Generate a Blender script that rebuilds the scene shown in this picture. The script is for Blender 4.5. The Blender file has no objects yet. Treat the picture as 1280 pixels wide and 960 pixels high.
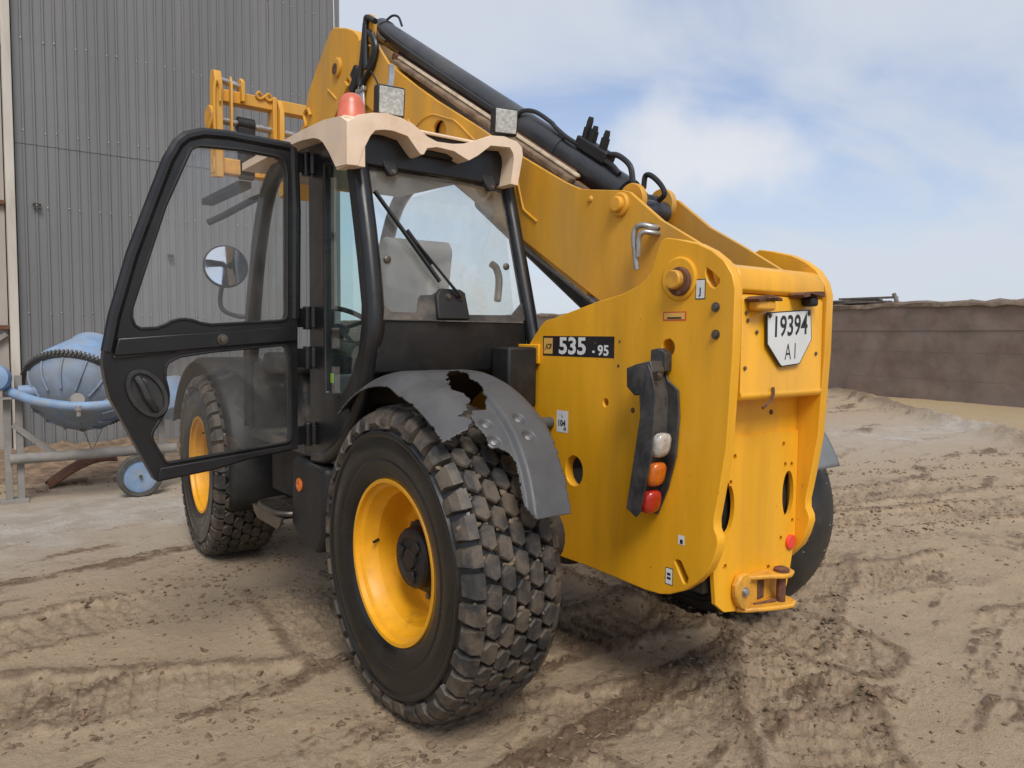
import bpy, bmesh, math, random
import numpy as np
from mathutils import Vector, Matrix
from mathutils.geometry import tessellate_polygon
random.seed(7); rng = np.random.default_rng(11)
SC = bpy.context.scene
COL = SC.collection
rad = math.radians
# ------------------------------------------------------------------ camera
# world: x to the machine's right, y towards its front, origin on the ground under the rear axle
CAM = Vector((-2.545, -2.647, 1.527)); YAW, PITCH, ROLL = rad(37.336), rad(-3.626), rad(0.536)
cd = bpy.data.cameras.new('camera'); cam = bpy.data.objects.new('camera', cd); COL.objects.link(cam)
fw = Vector((math.sin(YAW)*math.cos(PITCH), math.cos(YAW)*math.cos(PITCH), math.sin(PITCH)))
rt = fw.cross(Vector((0, 0, 1))).normalized(); up = rt.cross(fw)
r2 = rt*math.cos(ROLL) + up*math.sin(ROLL); u2 = up*math.cos(ROLL) - rt*math.sin(ROLL)
M = Matrix((r2, u2, -fw)).transposed().to_4x4(); M.translation = CAM
cam.matrix_world = M
cd.sensor_width = 36; cd.lens = 26.5; cd.clip_start = .05; cd.clip_end = 3000
SC.camera = cam
SC.render.resolution_x, SC.render.resolution_y = 1024, 768
# ------------------------------------------------------------------ sky and sun
SUN_AZ, SUN_EL = 204.0, 50.0          # compass bearing (clockwise from +y) and height of the sun
W = bpy.data.worlds.new('World'); SC.world = W; W.use_nodes = True
nt = W.node_tree; nt.nodes.clear()
def N(t, ty, **k):
    n = t.nodes.new(ty)
    for a, b in k.items():
        if a[0] == 'i' and a[1:].isdigit(): n.inputs[int(a[1:])].default_value = b
        else: setattr(n, a, b)
    return n
def L(t, a, b): t.links.new(a, b)
def math_(t, op, a, b=None, clamp=False):
    n = t.nodes.new('ShaderNodeMath'); n.operation = op; n.use_clamp = clamp
    for i, q in enumerate((a, b)):
        if q is None: continue
        if isinstance(q, (int, float)): n.inputs[i].default_value = q
        else: t.links.new(q, n.inputs[i])
    return n.outputs[0]
def ramp(t, src, p0, p1, c0=(0, 0, 0, 1), c1=(1, 1, 1, 1)):
    n = t.nodes.new('ShaderNodeValToRGB'); e = n.color_ramp.elements
    e[0].position = p0; e[1].position = p1; e[0].color = c0; e[1].color = c1
    n.color_ramp.interpolation = 'EASE' if c0 == (0, 0, 0, 1) else 'LINEAR'
    t.links.new(src, n.inputs[0]); return n.outputs[0]
def mixc(t, f, a, b, bt='MIX'):
    n = t.nodes.new('ShaderNodeMix'); n.data_type = 'RGBA'; n.blend_type = bt
    for s, q in ((n.inputs[0], f), (n.inputs[6], a), (n.inputs[7], b)):
        if isinstance(q, (int, float)): s.default_value = q
        elif isinstance(q, tuple): s.default_value = q if len(q) == 4 else (*q, 1)
        else: t.links.new(q, s)
    return n.outputs[2]
sky = N(nt, 'ShaderNodeTexSky', sky_type='NISHITA', sun_disc=False, sun_elevation=rad(SUN_EL), sun_rotation=rad(SUN_AZ), air_density=1.1, dust_density=1.2, ozone_density=1.5)
tc = N(nt, 'ShaderNodeTexCoord')
sep = N(nt, 'ShaderNodeSeparateXYZ'); L(nt, tc.outputs['Generated'], sep.inputs[0])
zc = math_(nt, 'ADD', math_(nt, 'MAXIMUM', sep.outputs[2], 0.0), .16)
cx = math_(nt, 'DIVIDE', sep.outputs[0], zc); cy = math_(nt, 'DIVIDE', sep.outputs[1], zc)
cv = N(nt, 'ShaderNodeCombineXYZ'); L(nt, cx, cv.inputs[0]); L(nt, cy, cv.inputs[1])
n1 = N(nt, 'ShaderNodeTexNoise'); n1.inputs['Scale'].default_value = .75; n1.inputs['Detail'].default_value = 7; n1.inputs['Roughness'].default_value = .52; n1.inputs['Distortion'].default_value = .5
mp = N(nt, 'ShaderNodeMapping'); mp.inputs['Rotation'].default_value = (0, 0, .6); mp.inputs['Scale'].default_value = (1, 1.5, 1); mp.inputs['Location'].default_value = (3.1, 1.7, 0)
L(nt, cv.outputs[0], mp.inputs[0]); L(nt, mp.outputs[0], n1.inputs[0])
veil = ramp(nt, n1.outputs[0], .20, .58)
# one cumulus low over the yard, in its own direction
CA = rad(49.5); u_ = math_(nt, 'SUBTRACT', math_(nt, 'MULTIPLY', sep.outputs[0], math.cos(CA)), math_(nt, 'MULTIPLY', sep.outputs[1], math.sin(CA)))
f_ = math_(nt, 'ADD', math_(nt, 'MULTIPLY', sep.outputs[0], math.sin(CA)), math_(nt, 'MULTIPLY', sep.outputs[1], math.cos(CA)))
fpos = math_(nt, 'MAXIMUM', f_, .01)
uu = math_(nt, 'DIVIDE', math_(nt, 'DIVIDE', u_, fpos), .155)
vv = math_(nt, 'DIVIDE', math_(nt, 'SUBTRACT', math_(nt, 'DIVIDE', sep.outputs[2], fpos), .232), .075)
dd = math_(nt, 'SQRT', math_(nt, 'ADD', math_(nt, 'MULTIPLY', uu, uu), math_(nt, 'MULTIPLY', vv, vv)))
n2 = N(nt, 'ShaderNodeTexNoise'); n2.inputs['Scale'].default_value = 10; n2.inputs['Detail'].default_value = 6; n2.inputs['Roughness'].default_value = .5
L(nt, tc.outputs['Generated'], n2.inputs[0])
dd = math_(nt, 'ADD', dd, math_(nt, 'MULTIPLY', math_(nt, 'SUBTRACT', n2.outputs[0], .5), 1.7))
cum = math_(nt, 'MULTIPLY', ramp(nt, math_(nt, 'SUBTRACT', 1.25, dd), .0, .95), .68)
low = ramp(nt, sep.outputs[2], .02, .46, (1, 1, 1, 1), (0, 0, 0, 1))
veil = math_(nt, 'MAXIMUM', veil, math_(nt, 'MULTIPLY', low, .92))
skyc = mixc(nt, 1.0, sky.outputs[0], (.80, .86, 1.0), 'MULTIPLY')
c_ = mixc(nt, math_(nt, 'MULTIPLY', veil, .92), skyc, (4.25, 4.55, 5.1))
c_ = mixc(nt, cum, c_, (5.7, 5.6, 5.5))
bg = N(nt, 'ShaderNodeBackground'); L(nt, c_, bg.inputs[0]); bg.inputs[1].default_value = .12
out = N(nt, 'ShaderNodeOutputWorld'); L(nt, bg.outputs[0], out.inputs[0])
sl = bpy.data.lights.new('sun', 'SUN'); sl.energy = 2.1; sl.angle = rad(24); sl.color = (1, .95, .87)
so = bpy.data.objects.new('sun', sl); COL.objects.link(so)
sdir = Vector((math.sin(rad(SUN_AZ))*math.cos(rad(SUN_EL)), math.cos(rad(SUN_AZ))*math.cos(rad(SUN_EL)), math.sin(rad(SUN_EL))))
so.rotation_euler = sdir.to_track_quat('Z', 'Y').to_euler(); so.location = (0, 0, 20)
SC.view_settings.view_transform = 'Standard'; SC.view_settings.look = 'None'; SC.view_settings.gamma = 1; SC.view_settings.exposure = 0.36
SC.view_settings.use_curve_mapping = False
# ------------------------------------------------------------------ materials
MT = {}
def mat(name, col, rough=.5, metal=0.0, var=.12, vscale=6, dust=0.0, dcol=(.36, .29, .21), dscale=2.5, bump=.0, bscale=60, spec=.5, coat=0.0, chips=0.0, chipcol=(.10, .045, .02), streak=False, sharp=.18):
    m = bpy.data.materials.new(name); m.use_nodes = True; t = m.node_tree; t.nodes.clear()
    o = N(t, 'ShaderNodeOutputMaterial'); b = N(t, 'ShaderNodeBsdfPrincipled'); L(t, b.outputs[0], o.inputs[0])
    g = N(t, 'ShaderNodeNewGeometry'); pos = g.outputs['Position']
    if streak:
        mp = N(t, 'ShaderNodeMapping'); mp.inputs['Scale'].default_value = (1, 1, .18); L(t, pos, mp.inputs[0]); spos = mp.outputs[0]
    else: spos = pos
    a = N(t, 'ShaderNodeTexNoise'); a.inputs['Scale'].default_value = vscale; a.inputs['Detail'].default_value = 6; a.inputs['Roughness'].default_value = .6; L(t, spos, a.inputs[0])
    f = ramp(t, a.outputs[0], .3, .7)
    c = mixc(t, f, tuple(q*(1-var) for q in col), tuple(min(1, q*(1+var)) for q in col))
    rv = math_(t, 'ADD', math_(t, 'MULTIPLY', f, .16), rough-.08)
    if dust > 0:
        d = N(t, 'ShaderNodeTexNoise'); d.inputs['Scale'].default_value = dscale; d.inputs['Detail'].default_value = 9; d.inputs['Roughness'].default_value = .68; d.inputs['Distortion'].default_value = .4; L(t, spos, d.inputs[0])
        cpos = .66 - dust*.42
        k = math_(t, 'MULTIPLY', ramp(t, d.outputs[0], cpos-sharp*.5, cpos+sharp), min(.95, .35+dust*.55))
        c = mixc(t, k, c, dcol); rv = math_(t, 'MAXIMUM', rv, math_(t, 'MULTIPLY', k, .95))
    if chips > 0:
        v = N(t, 'ShaderNodeTexNoise'); v.inputs['Scale'].default_value = 38; v.inputs['Detail'].default_value = 5; v.inputs['Roughness'].default_value = .7; L(t, pos, v.inputs[0])
        k = ramp(t, v.outputs[0], .745-chips*.1, .775-chips*.1)
        c = mixc(t, math_(t, 'MULTIPLY', k, .8), c, chipcol)
    L(t, c, b.inputs['Base Color']); L(t, rv, b.inputs['Roughness'])
    b.inputs['Metallic'].default_value = metal; b.inputs['Specular IOR Level'].default_value = spec
    b.inputs['Coat Weight'].default_value = coat; b.inputs['Coat Roughness'].default_value = .25
    if bump > 0:
        v = N(t, 'ShaderNodeTexNoise'); v.inputs['Scale'].default_value = bscale; v.inputs['Detail'].default_value = 6; v.inputs['Roughness'].default_value = .65; L(t, pos, v.inputs[0])
        bn = N(t, 'ShaderNodeBump'); bn.inputs['Strength'].default_value = bump; bn.inputs['Distance'].default_value = .01; L(t, v.outputs[0], bn.inputs['Height']); L(t, bn.outputs[0], b.inputs['Normal'])
    MT[name] = m; return m
def glass(name, tint, film, fcol, refl=.9, scale=5.0, wipe=None):
    m = bpy.data.materials.new(name); m.use_nodes = True; t = m.node_tree; t.nodes.clear()
    o = N(t, 'ShaderNodeOutputMaterial')
    tr = N(t, 'ShaderNodeBsdfTransparent'); tr.inputs[0].default_value = (*tint, 1)
    gl = N(t, 'ShaderNodeBsdfGlossy'); gl.inputs[1].default_value = .02; gl.inputs[0].default_value = (refl, refl, refl, 1)
    lw = N(t, 'ShaderNodeFresnel'); lw.inputs[0].default_value = 1.5
    mx = N(t, 'ShaderNodeMixShader'); gb = N(t, 'ShaderNodeNewGeometry'); L(t, math_(t, 'MULTIPLY', math_(t, 'MULTIPLY', lw.outputs[0], 1.5, True), math_(t, 'SUBTRACT', 1.0, gb.outputs['Backfacing'])), mx.inputs[0]); L(t, tr.outputs[0], mx.inputs[1]); L(t, gl.outputs[0], mx.inputs[2])
    df = N(t, 'ShaderNodeBsdfDiffuse'); df.inputs[0].default_value = (*fcol, 1)
    tl = N(t, 'ShaderNodeBsdfTranslucent'); tl.inputs[0].default_value = (*fcol, 1)
    dm = N(t, 'ShaderNodeMixShader'); dm.inputs[0].default_value = .4; L(t, df.outputs[0], dm.inputs[1]); L(t, tl.outputs[0], dm.inputs[2])
    g = N(t, 'ShaderNodeNewGeometry')
    a = N(t, 'ShaderNodeTexNoise'); a.inputs['Scale'].default_value = scale; a.inputs['Detail'].default_value = 9; a.inputs['Roughness'].default_value = .7; L(t, g.outputs['Position'], a.inputs[0])
    b = N(t, 'ShaderNodeTexNoise'); b.inputs['Scale'].default_value = 90; b.inputs['Detail'].default_value = 2; L(t, g.outputs['Position'], b.inputs[0])
    k = math_(t, 'ADD', math_(t, 'MULTIPLY', ramp(t, a.outputs[0], .3, .75), film), math_(t, 'MULTIPLY', ramp(t, b.outputs[0], .66, .74), film*.8))
    k = math_(t, 'ADD', k, film*.45)
    if wipe:
        # film left where the blade does not reach: an arc about the wiper's pivot
        px, pz, r0, r1 = wipe
        s = N(t, 'ShaderNodeSeparateXYZ'); L(t, g.outputs['Position'], s.inputs[0])
        dx = math_(t, 'SUBTRACT', s.outputs[0], px); dz = math_(t, 'SUBTRACT', s.outputs[2], pz)
        rr = math_(t, 'SQRT', math_(t, 'ADD', math_(t, 'MULTIPLY', dx, dx), math_(t, 'MULTIPLY', dz, dz)))
        outk = math_(t, 'MAXIMUM', ramp(t, rr, r1-.01, r1+.01), ramp(t, rr, r0-.01, r0+.01, (1, 1, 1, 1), (0, 0, 0, 1)))
        k = math_(t, 'MULTIPLY', k, math_(t, 'ADD', math_(t, 'MULTIPLY', outk, .75), .55))
    m2 = N(t, 'ShaderNodeMixShader'); L(t, math_(t, 'MINIMUM', k, .95), m2.inputs[0]); L(t, mx.outputs[0], m2.inputs[1]); L(t, dm.outputs[0], m2.inputs[2])
    L(t, m2.outputs[0], o.inputs[0]); MT[name] = m; return m
YEL = (.80, .385, .012)
mat('yellow', YEL, .44, dust=.26, dcol=(.40, .22, .05), var=.09, chips=.65, bump=.05, bscale=25, coat=.15, streak=True)
mat('yellow_boom', (.68, .335, .028), .46, dust=.42, dcol=(.46, .28, .09), var=.10, chips=.5, bump=.05, streak=True)
mat('yellow_rim', (.80, .37, .01), .45, dust=.13, dcol=(.16, .085, .03), var=.10, chips=.7, dscale=7, sharp=.10)
mat('yellow_worn', (.70, .34, .03), .5, dust=.35, chips=1.0, dcol=(.20, .11, .06), dscale=9, bump=.2)
mat('black', (.011, .011, .012), .34, dust=.14, dcol=(.05, .045, .040), dscale=4, var=.2)
mat('black_matt', (.010, .010, .0105), .55, dust=.22, dcol=(.045, .037, .031), dscale=5, var=.2, bump=.1)
mat('bracket_black', (.02, .02, .022), .5, dust=.55, dcol=(.10, .092, .085), dscale=6, var=.2)
mat('hose', (.016, .016, .018), .42, dust=.1, dcol=(.09, .08, .07))
mat('ram_black', (.03, .032, .036), .33, dust=.25, dcol=(.10, .09, .08), streak=True)
mat('under', (.012, .011, .010), .7, dust=.45, dcol=(.06, .045, .032))
mat('rubber', (.024, .024, .024), .62, dust=.50, dcol=(.16, .122, .085), dscale=9, var=.25, bump=.25, bscale=45)
mat('rubber_wall', (.0085, .0085, .0085), .32, dust=.20, dcol=(.038, .034, .030), dscale=3.5, var=.25, bump=.06)
mat('rubber_worn', (.022, .022, .022), .5, dust=.3, dcol=(.08, .066, .05), dscale=6, var=.25, bump=.15, bscale=45)
mat('guard_grey', (.072, .072, .073), .48, dust=.25, dcol=(.12, .112, .10), dscale=5, var=.12, bump=.1, bscale=150)
mat('guard_pale', (.15, .16, .165), .55, dust=.3, dcol=(.2, .19, .18))
mat('handle_grey', (.03, .03, .031), .42, dust=.3, dcol=(.07, .065, .06), dscale=12)
mat('roof_beige', (.79, .62, .46), .55, dust=.25, dcol=(.56, .35, .20), var=.06, dscale=3)
mat('steel', (.42, .42, .42), .40, metal=.75, var=.2, vscale=20)
mat('dark_steel', (.16, .14, .12), .45, metal=.7, dust=.3, dcol=(.12, .07, .04))
mat('rust', (.13, .055, .03), .85, var=.4, vscale=30, bump=.3)
mat('cream', (.50, .40, .28), .7, dust=.35, dcol=(.17, .125, .08), dscale=14, chips=.3, streak=False)
mat('grey_liner', (.46, .44, .41), .8, var=.08)
mat('seat_cloth', (.20, .195, .185), .9, var=.15, dust=.3, dcol=(.3, .27, .22))
mat('dash', (.035, .036, .037), .7, dust=.3)
mat('white', (.72, .73, .71), .5, var=.04, dust=.12, dcol=(.4, .36, .3), dscale=14)
mat('plate_white', (.66, .68, .67), .42, var=.04, dust=.16, dcol=(.42, .40, .36), dscale=20)
mat('ink', (.02, .02, .022), .55, var=.1)
mat('decal_black', (.022, .017, .018), .4, var=.1, dust=.1)
mat('decal_red', (.62, .10, .03), .5)
mat('decal_yellow', (.72, .42, .10), .5)
mat('decal_lime', (.55, .62, .02), .5)
mat('lens_red', (.38, .018, .012), .22, coat=.6, var=.15, vscale=60)
mat('lens_amber', (.55, .125, .010), .22, coat=.6, var=.15, vscale=60)
mat('lens_clear', (.44, .42, .385), .25, coat=.5, var=.25, vscale=50, dust=.2)
mat('reflector', (.85, .06, .03), .25, coat=.5)
mat('orange', (.78, .18, .02), .3, coat=.4)
mat('beacon', (.66, .13, .065), .4, coat=.25, dust=.25, dcol=(.55, .25, .17))
mat('lamp_glass', (.46, .46, .43), .25, coat=.6, var=.30, vscale=70, dust=.4, dcol=(.30, .28, .24), dscale=40)
mat('mirror', (.85, .86, .87), .03, metal=1.0, var=.02)
mat('sheet_grey', (.165, .166, .169), .5, metal=.0, var=.07, vscale=1.3, dust=.22, dcol=(.24, .228, .215), dscale=1.2, streak=True)
mat('post_cream', (.52, .48, .42), .75, var=.1, dust=.45, dcol=(.25, .21, .17), streak=True)
mat('door_beige', (.36, .325, .29), .8, var=.12, dust=.3, dcol=(.22, .19, .16), streak=True)
mat('mixer_blue', (.19, .30, .47), .6, dust=.40, dcol=(.30, .285, .27), dscale=7, var=.15, bump=.2)
mat('mixer_drum', (.17, .23, .32), .65, dust=.52, dcol=(.20, .19, .18), dscale=5, var=.2, bump=.3)
mat('mixer_frame', (.24, .225, .21), .8, var=.2, dust=.4, dcol=(.32, .28, .24), bump=.3)
mat('gear_ring', (.10, .095, .088), .6, metal=.3, var=.3)
mat('bunker', (.205, .152, .122), .92, var=.22, vscale=1.2, dust=.4, dcol=(.27, .23, .195), dscale=.9, bump=.7, bscale=9)
mat('bunker_top', (.17, .125, .09), .95, var=.35, vscale=5, bump=.8, bscale=12)
mat('far_grey', (.24, .24, .24), .9, var=.1, vscale=.3)
mat('wood_grey', (.16, .14, .12), .9, var=.3, vscale=8, bump=.4)
mat('tyre_mud', (.15, .113, .076), .95, var=.35, vscale=20, bump=.5)
mat('clod', (.19, .128, .080), .95, var=.40, vscale=9, bump=.6, bscale=60)
mat('chaff', (.34, .28, .17), .9, var=.35, vscale=15)
glass('glass_rear', (.975, .99, .99), .19, (.74, .73, .69), wipe=(-.66, 1.70, .16, .62))
glass('glass_door', (.975, .98, .98), .05, (.56, .54, .51))
glass('glass_door_low', (.90, .91, .91), .085, (.40, .38, .35), scale=4)
glass('glass_side', (.82, .93, .91), .03, (.42, .47, .45))
glass('glass_far', (.95, .985, .985), .05, (.55, .56, .56))
# ------------------------------------------------------------------ mesh helpers
def ax_map(axis):
    return {'x': lambda u, v, w: (w, u, v), 'y': lambda u, v, w: (u, w, v), 'z': lambda u, v, w: (u, v, w)}[axis]
class MB:
    def __init__(s): s.v = []; s.f = []; s.m = []
    def add(s, vs, fs, m=0):
        o = len(s.v); s.v += [tuple(q) for q in vs]
        for f in fs: s.f.append(tuple(i+o for i in f)); s.m.append(m)
        return s
    def box(s, a, b, m=0):
        x0, y0, z0 = a; x1, y1, z1 = b
        return s.add([(x0, y0, z0), (x1, y0, z0), (x1, y1, z0), (x0, y1, z0), (x0, y0, z1), (x1, y0, z1), (x1, y1, z1), (x0, y1, z1)],
                     [(0, 3, 2, 1), (4, 5, 6, 7), (0, 1, 5, 4), (1, 2, 6, 5), (2, 3, 7, 6), (3, 0, 4, 7)], m)
    def prism(s, poly, w0, w1, axis='x', holes=(), m=0, fn=None):
        P = fn or ax_map(axis); loops = [list(poly)] + [list(h) for h in holes]
        flat = [q for l in loops for q in l]; n = len(flat)
        tri = tessellate_polygon([[Vector((a, b, 0)) for a, b in l] for l in loops])
        vs = [P(a, b, w0) for a, b in flat] + [P(a, b, w1) for a, b in flat]
        fs = [tuple(t) for t in tri] + [tuple(i+n for i in reversed(t)) for t in tri]
        o = 0
        for l in loops:
            k = len(l)
            for i in range(k):
                a, b = o+i, o+(i+1) % k; fs.append((a, b, b+n, a+n))
            o += k
        return s.add(vs, fs, m)
    def tube(s, pts, r, n=10, m=0, closed=False, caps=True):
        pts = [Vector(p) for p in pts]; K = len(pts); vs = []; fs = []
        rr = r if isinstance(r, (list, tuple)) else [r]*K
        ref = None
        for i, p in enumerate(pts):
            if closed: t = pts[(i+1) % K]-pts[i-1]
            else: t = pts[min(i+1, K-1)]-pts[max(i-1, 0)]
            t.normalize()
            if ref is None:
                ref = t.orthogonal().normalized()
            ref = (ref - t*ref.dot(t)).normalized(); b = t.cross(ref)
            for j in range(n):
                a = 2*math.pi*j/n; vs.append(p + (ref*math.cos(a)+b*math.sin(a))*rr[i])
        for i in range(K if closed else K-1):
            for j in range(n):
                a = i*n+j; b_ = i*n+(j+1) % n; c = ((i+1) % K)*n+(j+1) % n; d = ((i+1) % K)*n+j
                fs.append((a, b_, c, d))
        if caps and not closed:
            fs.append(tuple(range(n-1, -1, -1))); fs.append(tuple(range((K-1)*n, K*n)))
        return s.add(vs, fs, m)
    def beam(s, p0, p1, w, h, upv=(0, 0, 1), m=0):
        p0 = Vector(p0); p1 = Vector(p1); t = (p1-p0).normalized(); a = t.cross(Vector(upv)).normalized(); b = a.cross(t)
        vs = []
        for p in (p0, p1):
            for i, j in ((-1, -1), (1, -1), (1, 1), (-1, 1)): vs.append(p + a*(w/2*i) + b*(h/2*j))
        return s.add(vs, [(0, 1, 2, 3), (7, 6, 5, 4), (0, 4, 5, 1), (1, 5, 6, 2), (2, 6, 7, 3), (3, 7, 4, 0)], m)
    def lathe(s, prof, c, axis, n=48, m=0, close=False):
        # prof: (distance along axis, radius)
        c = Vector(c); ax = Vector(axis).normalized(); a = ax.orthogonal().normalized(); b = ax.cross(a); vs = []; fs = []; K = len(prof)
        for h, r in prof:
            for j in range(n):
                t = 2*math.pi*j/n; vs.append(c + ax*h + (a*math.cos(t)+b*math.sin(t))*max(r, 1e-4))
        for i in range(K-1 if not close else K):
            for j in range(n):
                k = (i+1) % K
                fs.append((i*n+j, i*n+(j+1) % n, k*n+(j+1) % n, k*n+j))
        if not close:
            fs.append(tuple(range(n-1, -1, -1))); fs.append(tuple(range((K-1)*n, K*n)))
        return s.add(vs, fs, m)
    def text(s, body, fn, size, m=0, bold=0.0, sx=1.0, shear=0.0, align='CENTER'):
        cu = bpy.data.curves.new('lettering', 'FONT'); cu.body = body; cu.size = size; cu.offset = bold; cu.align_x = align; cu.shear = shear; cu.resolution_u = 3
        ob = bpy.data.objects.new('lettering', cu); COL.objects.link(ob); dg = bpy.context.evaluated_depsgraph_get(); me = ob.evaluated_get(dg).to_mesh()
        vs = [fn(v.co.x*sx, v.co.y) for v in me.vertices]; fs = [tuple(p.vertices) for p in me.polygons]
        s.add(vs, fs, m); ob.evaluated_get(dg).to_mesh_clear(); bpy.data.objects.remove(ob); bpy.data.curves.remove(cu)
        return s
    def build(s, name, mats, parent=None, bevel=0.0, ang=35, flat=False, recalc=True, seg=2, solid=0.0):
        me = bpy.data.meshes.new(name); me.from_pydata(s.v, [], s.f)
        mats = mats if isinstance(mats, (list, tuple)) else [mats]
        for q in mats: me.materials.append(MT[q])
        me.polygons.foreach_set('material_index', s.m)
        if recalc:
            bm = bmesh.new(); bm.from_mesh(me); bmesh.ops.recalc_face_normals(bm, faces=bm.faces); bm.to_mesh(me); bm.free()
        if not flat:
            me.shade_smooth(); me.set_sharp_from_angle(angle=rad(ang))
        me.update()
        o = bpy.data.objects.new(name, me); COL.objects.link(o)
        if parent: o.parent = parent
        if solid:
            q = o.modifiers.new('solid', 'SOLIDIFY'); q.thickness = solid; q.offset = 0
        if bevel:
            q = o.modifiers.new('bevel', 'BEVEL'); q.width = bevel; q.segments = seg; q.limit_method = 'ANGLE'; q.angle_limit = rad(40)
        return o
def empty(name, loc=(0, 0, 0), parent=None):
    o = bpy.data.objects.new(name, None); COL.objects.link(o); o.location = loc; o.empty_display_size = .2
    if parent: o.parent = parent
    return o
def tag(o, label=None, cat=None, group=None, kind=None):
    if label: o['label'] = label
    if cat: o['category'] = cat
    if group: o['group'] = group
    if kind: o['kind'] = kind
    return o
def ell(cx, cy, rx, ry, n=16, rot=0.0):
    c, s = math.cos(rot), math.sin(rot)
    return [(cx + rx*math.cos(t)*c - ry*math.sin(t)*s, cy + rx*math.cos(t)*s + ry*math.sin(t)*c) for t in [2*math.pi*i/n for i in range(n)]]
def curve(pts, k=6):
    P = [Vector(p) for p in pts]; P = [P[0]*2-P[1]] + P + [P[-1]*2-P[-2]]; out = []
    for i in range(1, len(P)-2):
        for j in range(k):
            t = j/k; a, b, c, d = P[i-1:i+3]
            out.append(.5*((2*b)+(c-a)*t+(2*a-5*b+4*c-d)*t*t+(3*b-a-3*c+d)*t**3))
    return out + [P[-2]]
def bolt(name, c, axis, r, h, m, parent, n=6):
    return MB().lathe([(0, r*1.5), (h*.3, r*1.5), (h*.3, r), (h, r*.95), (h*1.05, r*.5)], c, axis, n=12 if n > 6 else 6).build(name, m, parent, ang=30)
# ------------------------------------------------------------------ noise for the ground
def vnoise(x, y, seed):
    xi = np.floor(x).astype(np.int64); yi = np.floor(y).astype(np.int64); fx = x-xi; fy = y-yi
    fx = fx*fx*fx*(fx*(fx*6-15)+10); fy = fy*fy*fy*(fy*(fy*6-15)+10)
    def h(a, b):
        n = (a*374761393 + b*668265263 + seed*1442695041) & 0x7fffffff
        n = ((n ^ (n >> 13))*1274126177) & 0x7fffffff
        return ((n ^ (n >> 16)) & 0xffff)/65535.0
    return (h(xi, yi)*(1-fx)+h(xi+1, yi)*fx)*(1-fy) + (h(xi, yi+1)*(1-fx)+h(xi+1, yi+1)*fx)*fy
def fbm(x, y, seed, o=4, g=.5):
    r = 0; a = 1; s = 0
    for i in range(o):
        r = r + a*vnoise(x*2**i+17.3*i, y*2**i-9.1*i, seed+i); s += a; a *= g
    return r/s
def sstep(a, b, x):
    t = np.clip((x-a)/(b-a), 0, 1); return t*t*(3-2*t)
RUTS = [  # tyre tracks on the ground: centre line, half width, depth
    ([(-6, 2.6), (-2.4, 1.80), (-1.4, 1.87), (-.5, 2.1), (1.2, 2.6), (4, 3.2)], .20, .030),
    ([(-5, 1.4), (-2.4, 1.05), (-1.55, .60), (-.95, .05), (-.9, -1.0)], .19, .030),
    ([(-4, .75), (-2.3, .42), (-1.2, -.25), (-.45, -.58), (.5, -.83), (1.95, -1.2), (4, -2.2)], .20, .028),
    ([(-.9, 3.0), (-.94, 1.2), (-.95, .1), (-.98, -.5)], .20, .022),
    ([(-.3, .30), (.45, .12), (1.1, .06), (1.75, -.2), (2.6, -.48), (3.7, -.65), (6.5, -1.4)], .20, .045),
    ([(2.2, 1.6), (3.4, 1.2), (4.65, 1.1), (5.84, .8), (7.04, .35), (10, -.8)], .22, .050),
    ([(1.5, .9), (3.43, .55), (5.45, -.1), (8, -1.2)], .21, .045),
    ([(.94, -.8), (.95, .1), (.95, 2.5)], .2, .02),
    ([(2.0, 3.4), (4.5, 2.6), (8, 1.2), (12, -.8)], .22, .045),
    ([(-.2, -1.4), (.9, -.45), (2.4, .25), (4.2, .35), (7, -.6)], .2, .035),
]
BERM = [(19, 10), (17, 8), (15.25, 6.25), (13.16, 4.38), (11.63, 3.0), (11.1, 2.3), (10.1, 1.5), (7.5, -.6)]
def polydist(x, y, pl):
    best = np.full(x.shape, 1e9); along = np.zeros(x.shape); side = np.zeros(x.shape); acc = 0
    for (ax, ay), (bx, by) in zip(pl[:-1], pl[1:]):
        dx, dy = bx-ax, by-ay; ln = math.hypot(dx, dy)
        t = np.clip(((x-ax)*dx+(y-ay)*dy)/ln**2, 0, 1); px = x-ax-t*dx; py = y-ay-t*dy
        d = np.sqrt(px*px+py*py); k = d < best
        best = np.where(k, d, best); along = np.where(k, acc+t*ln, along); side = np.where(k, np.sign(dx*(y-ay)-dy*(x-ax)), side); acc += ln
    return best, along, side
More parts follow.
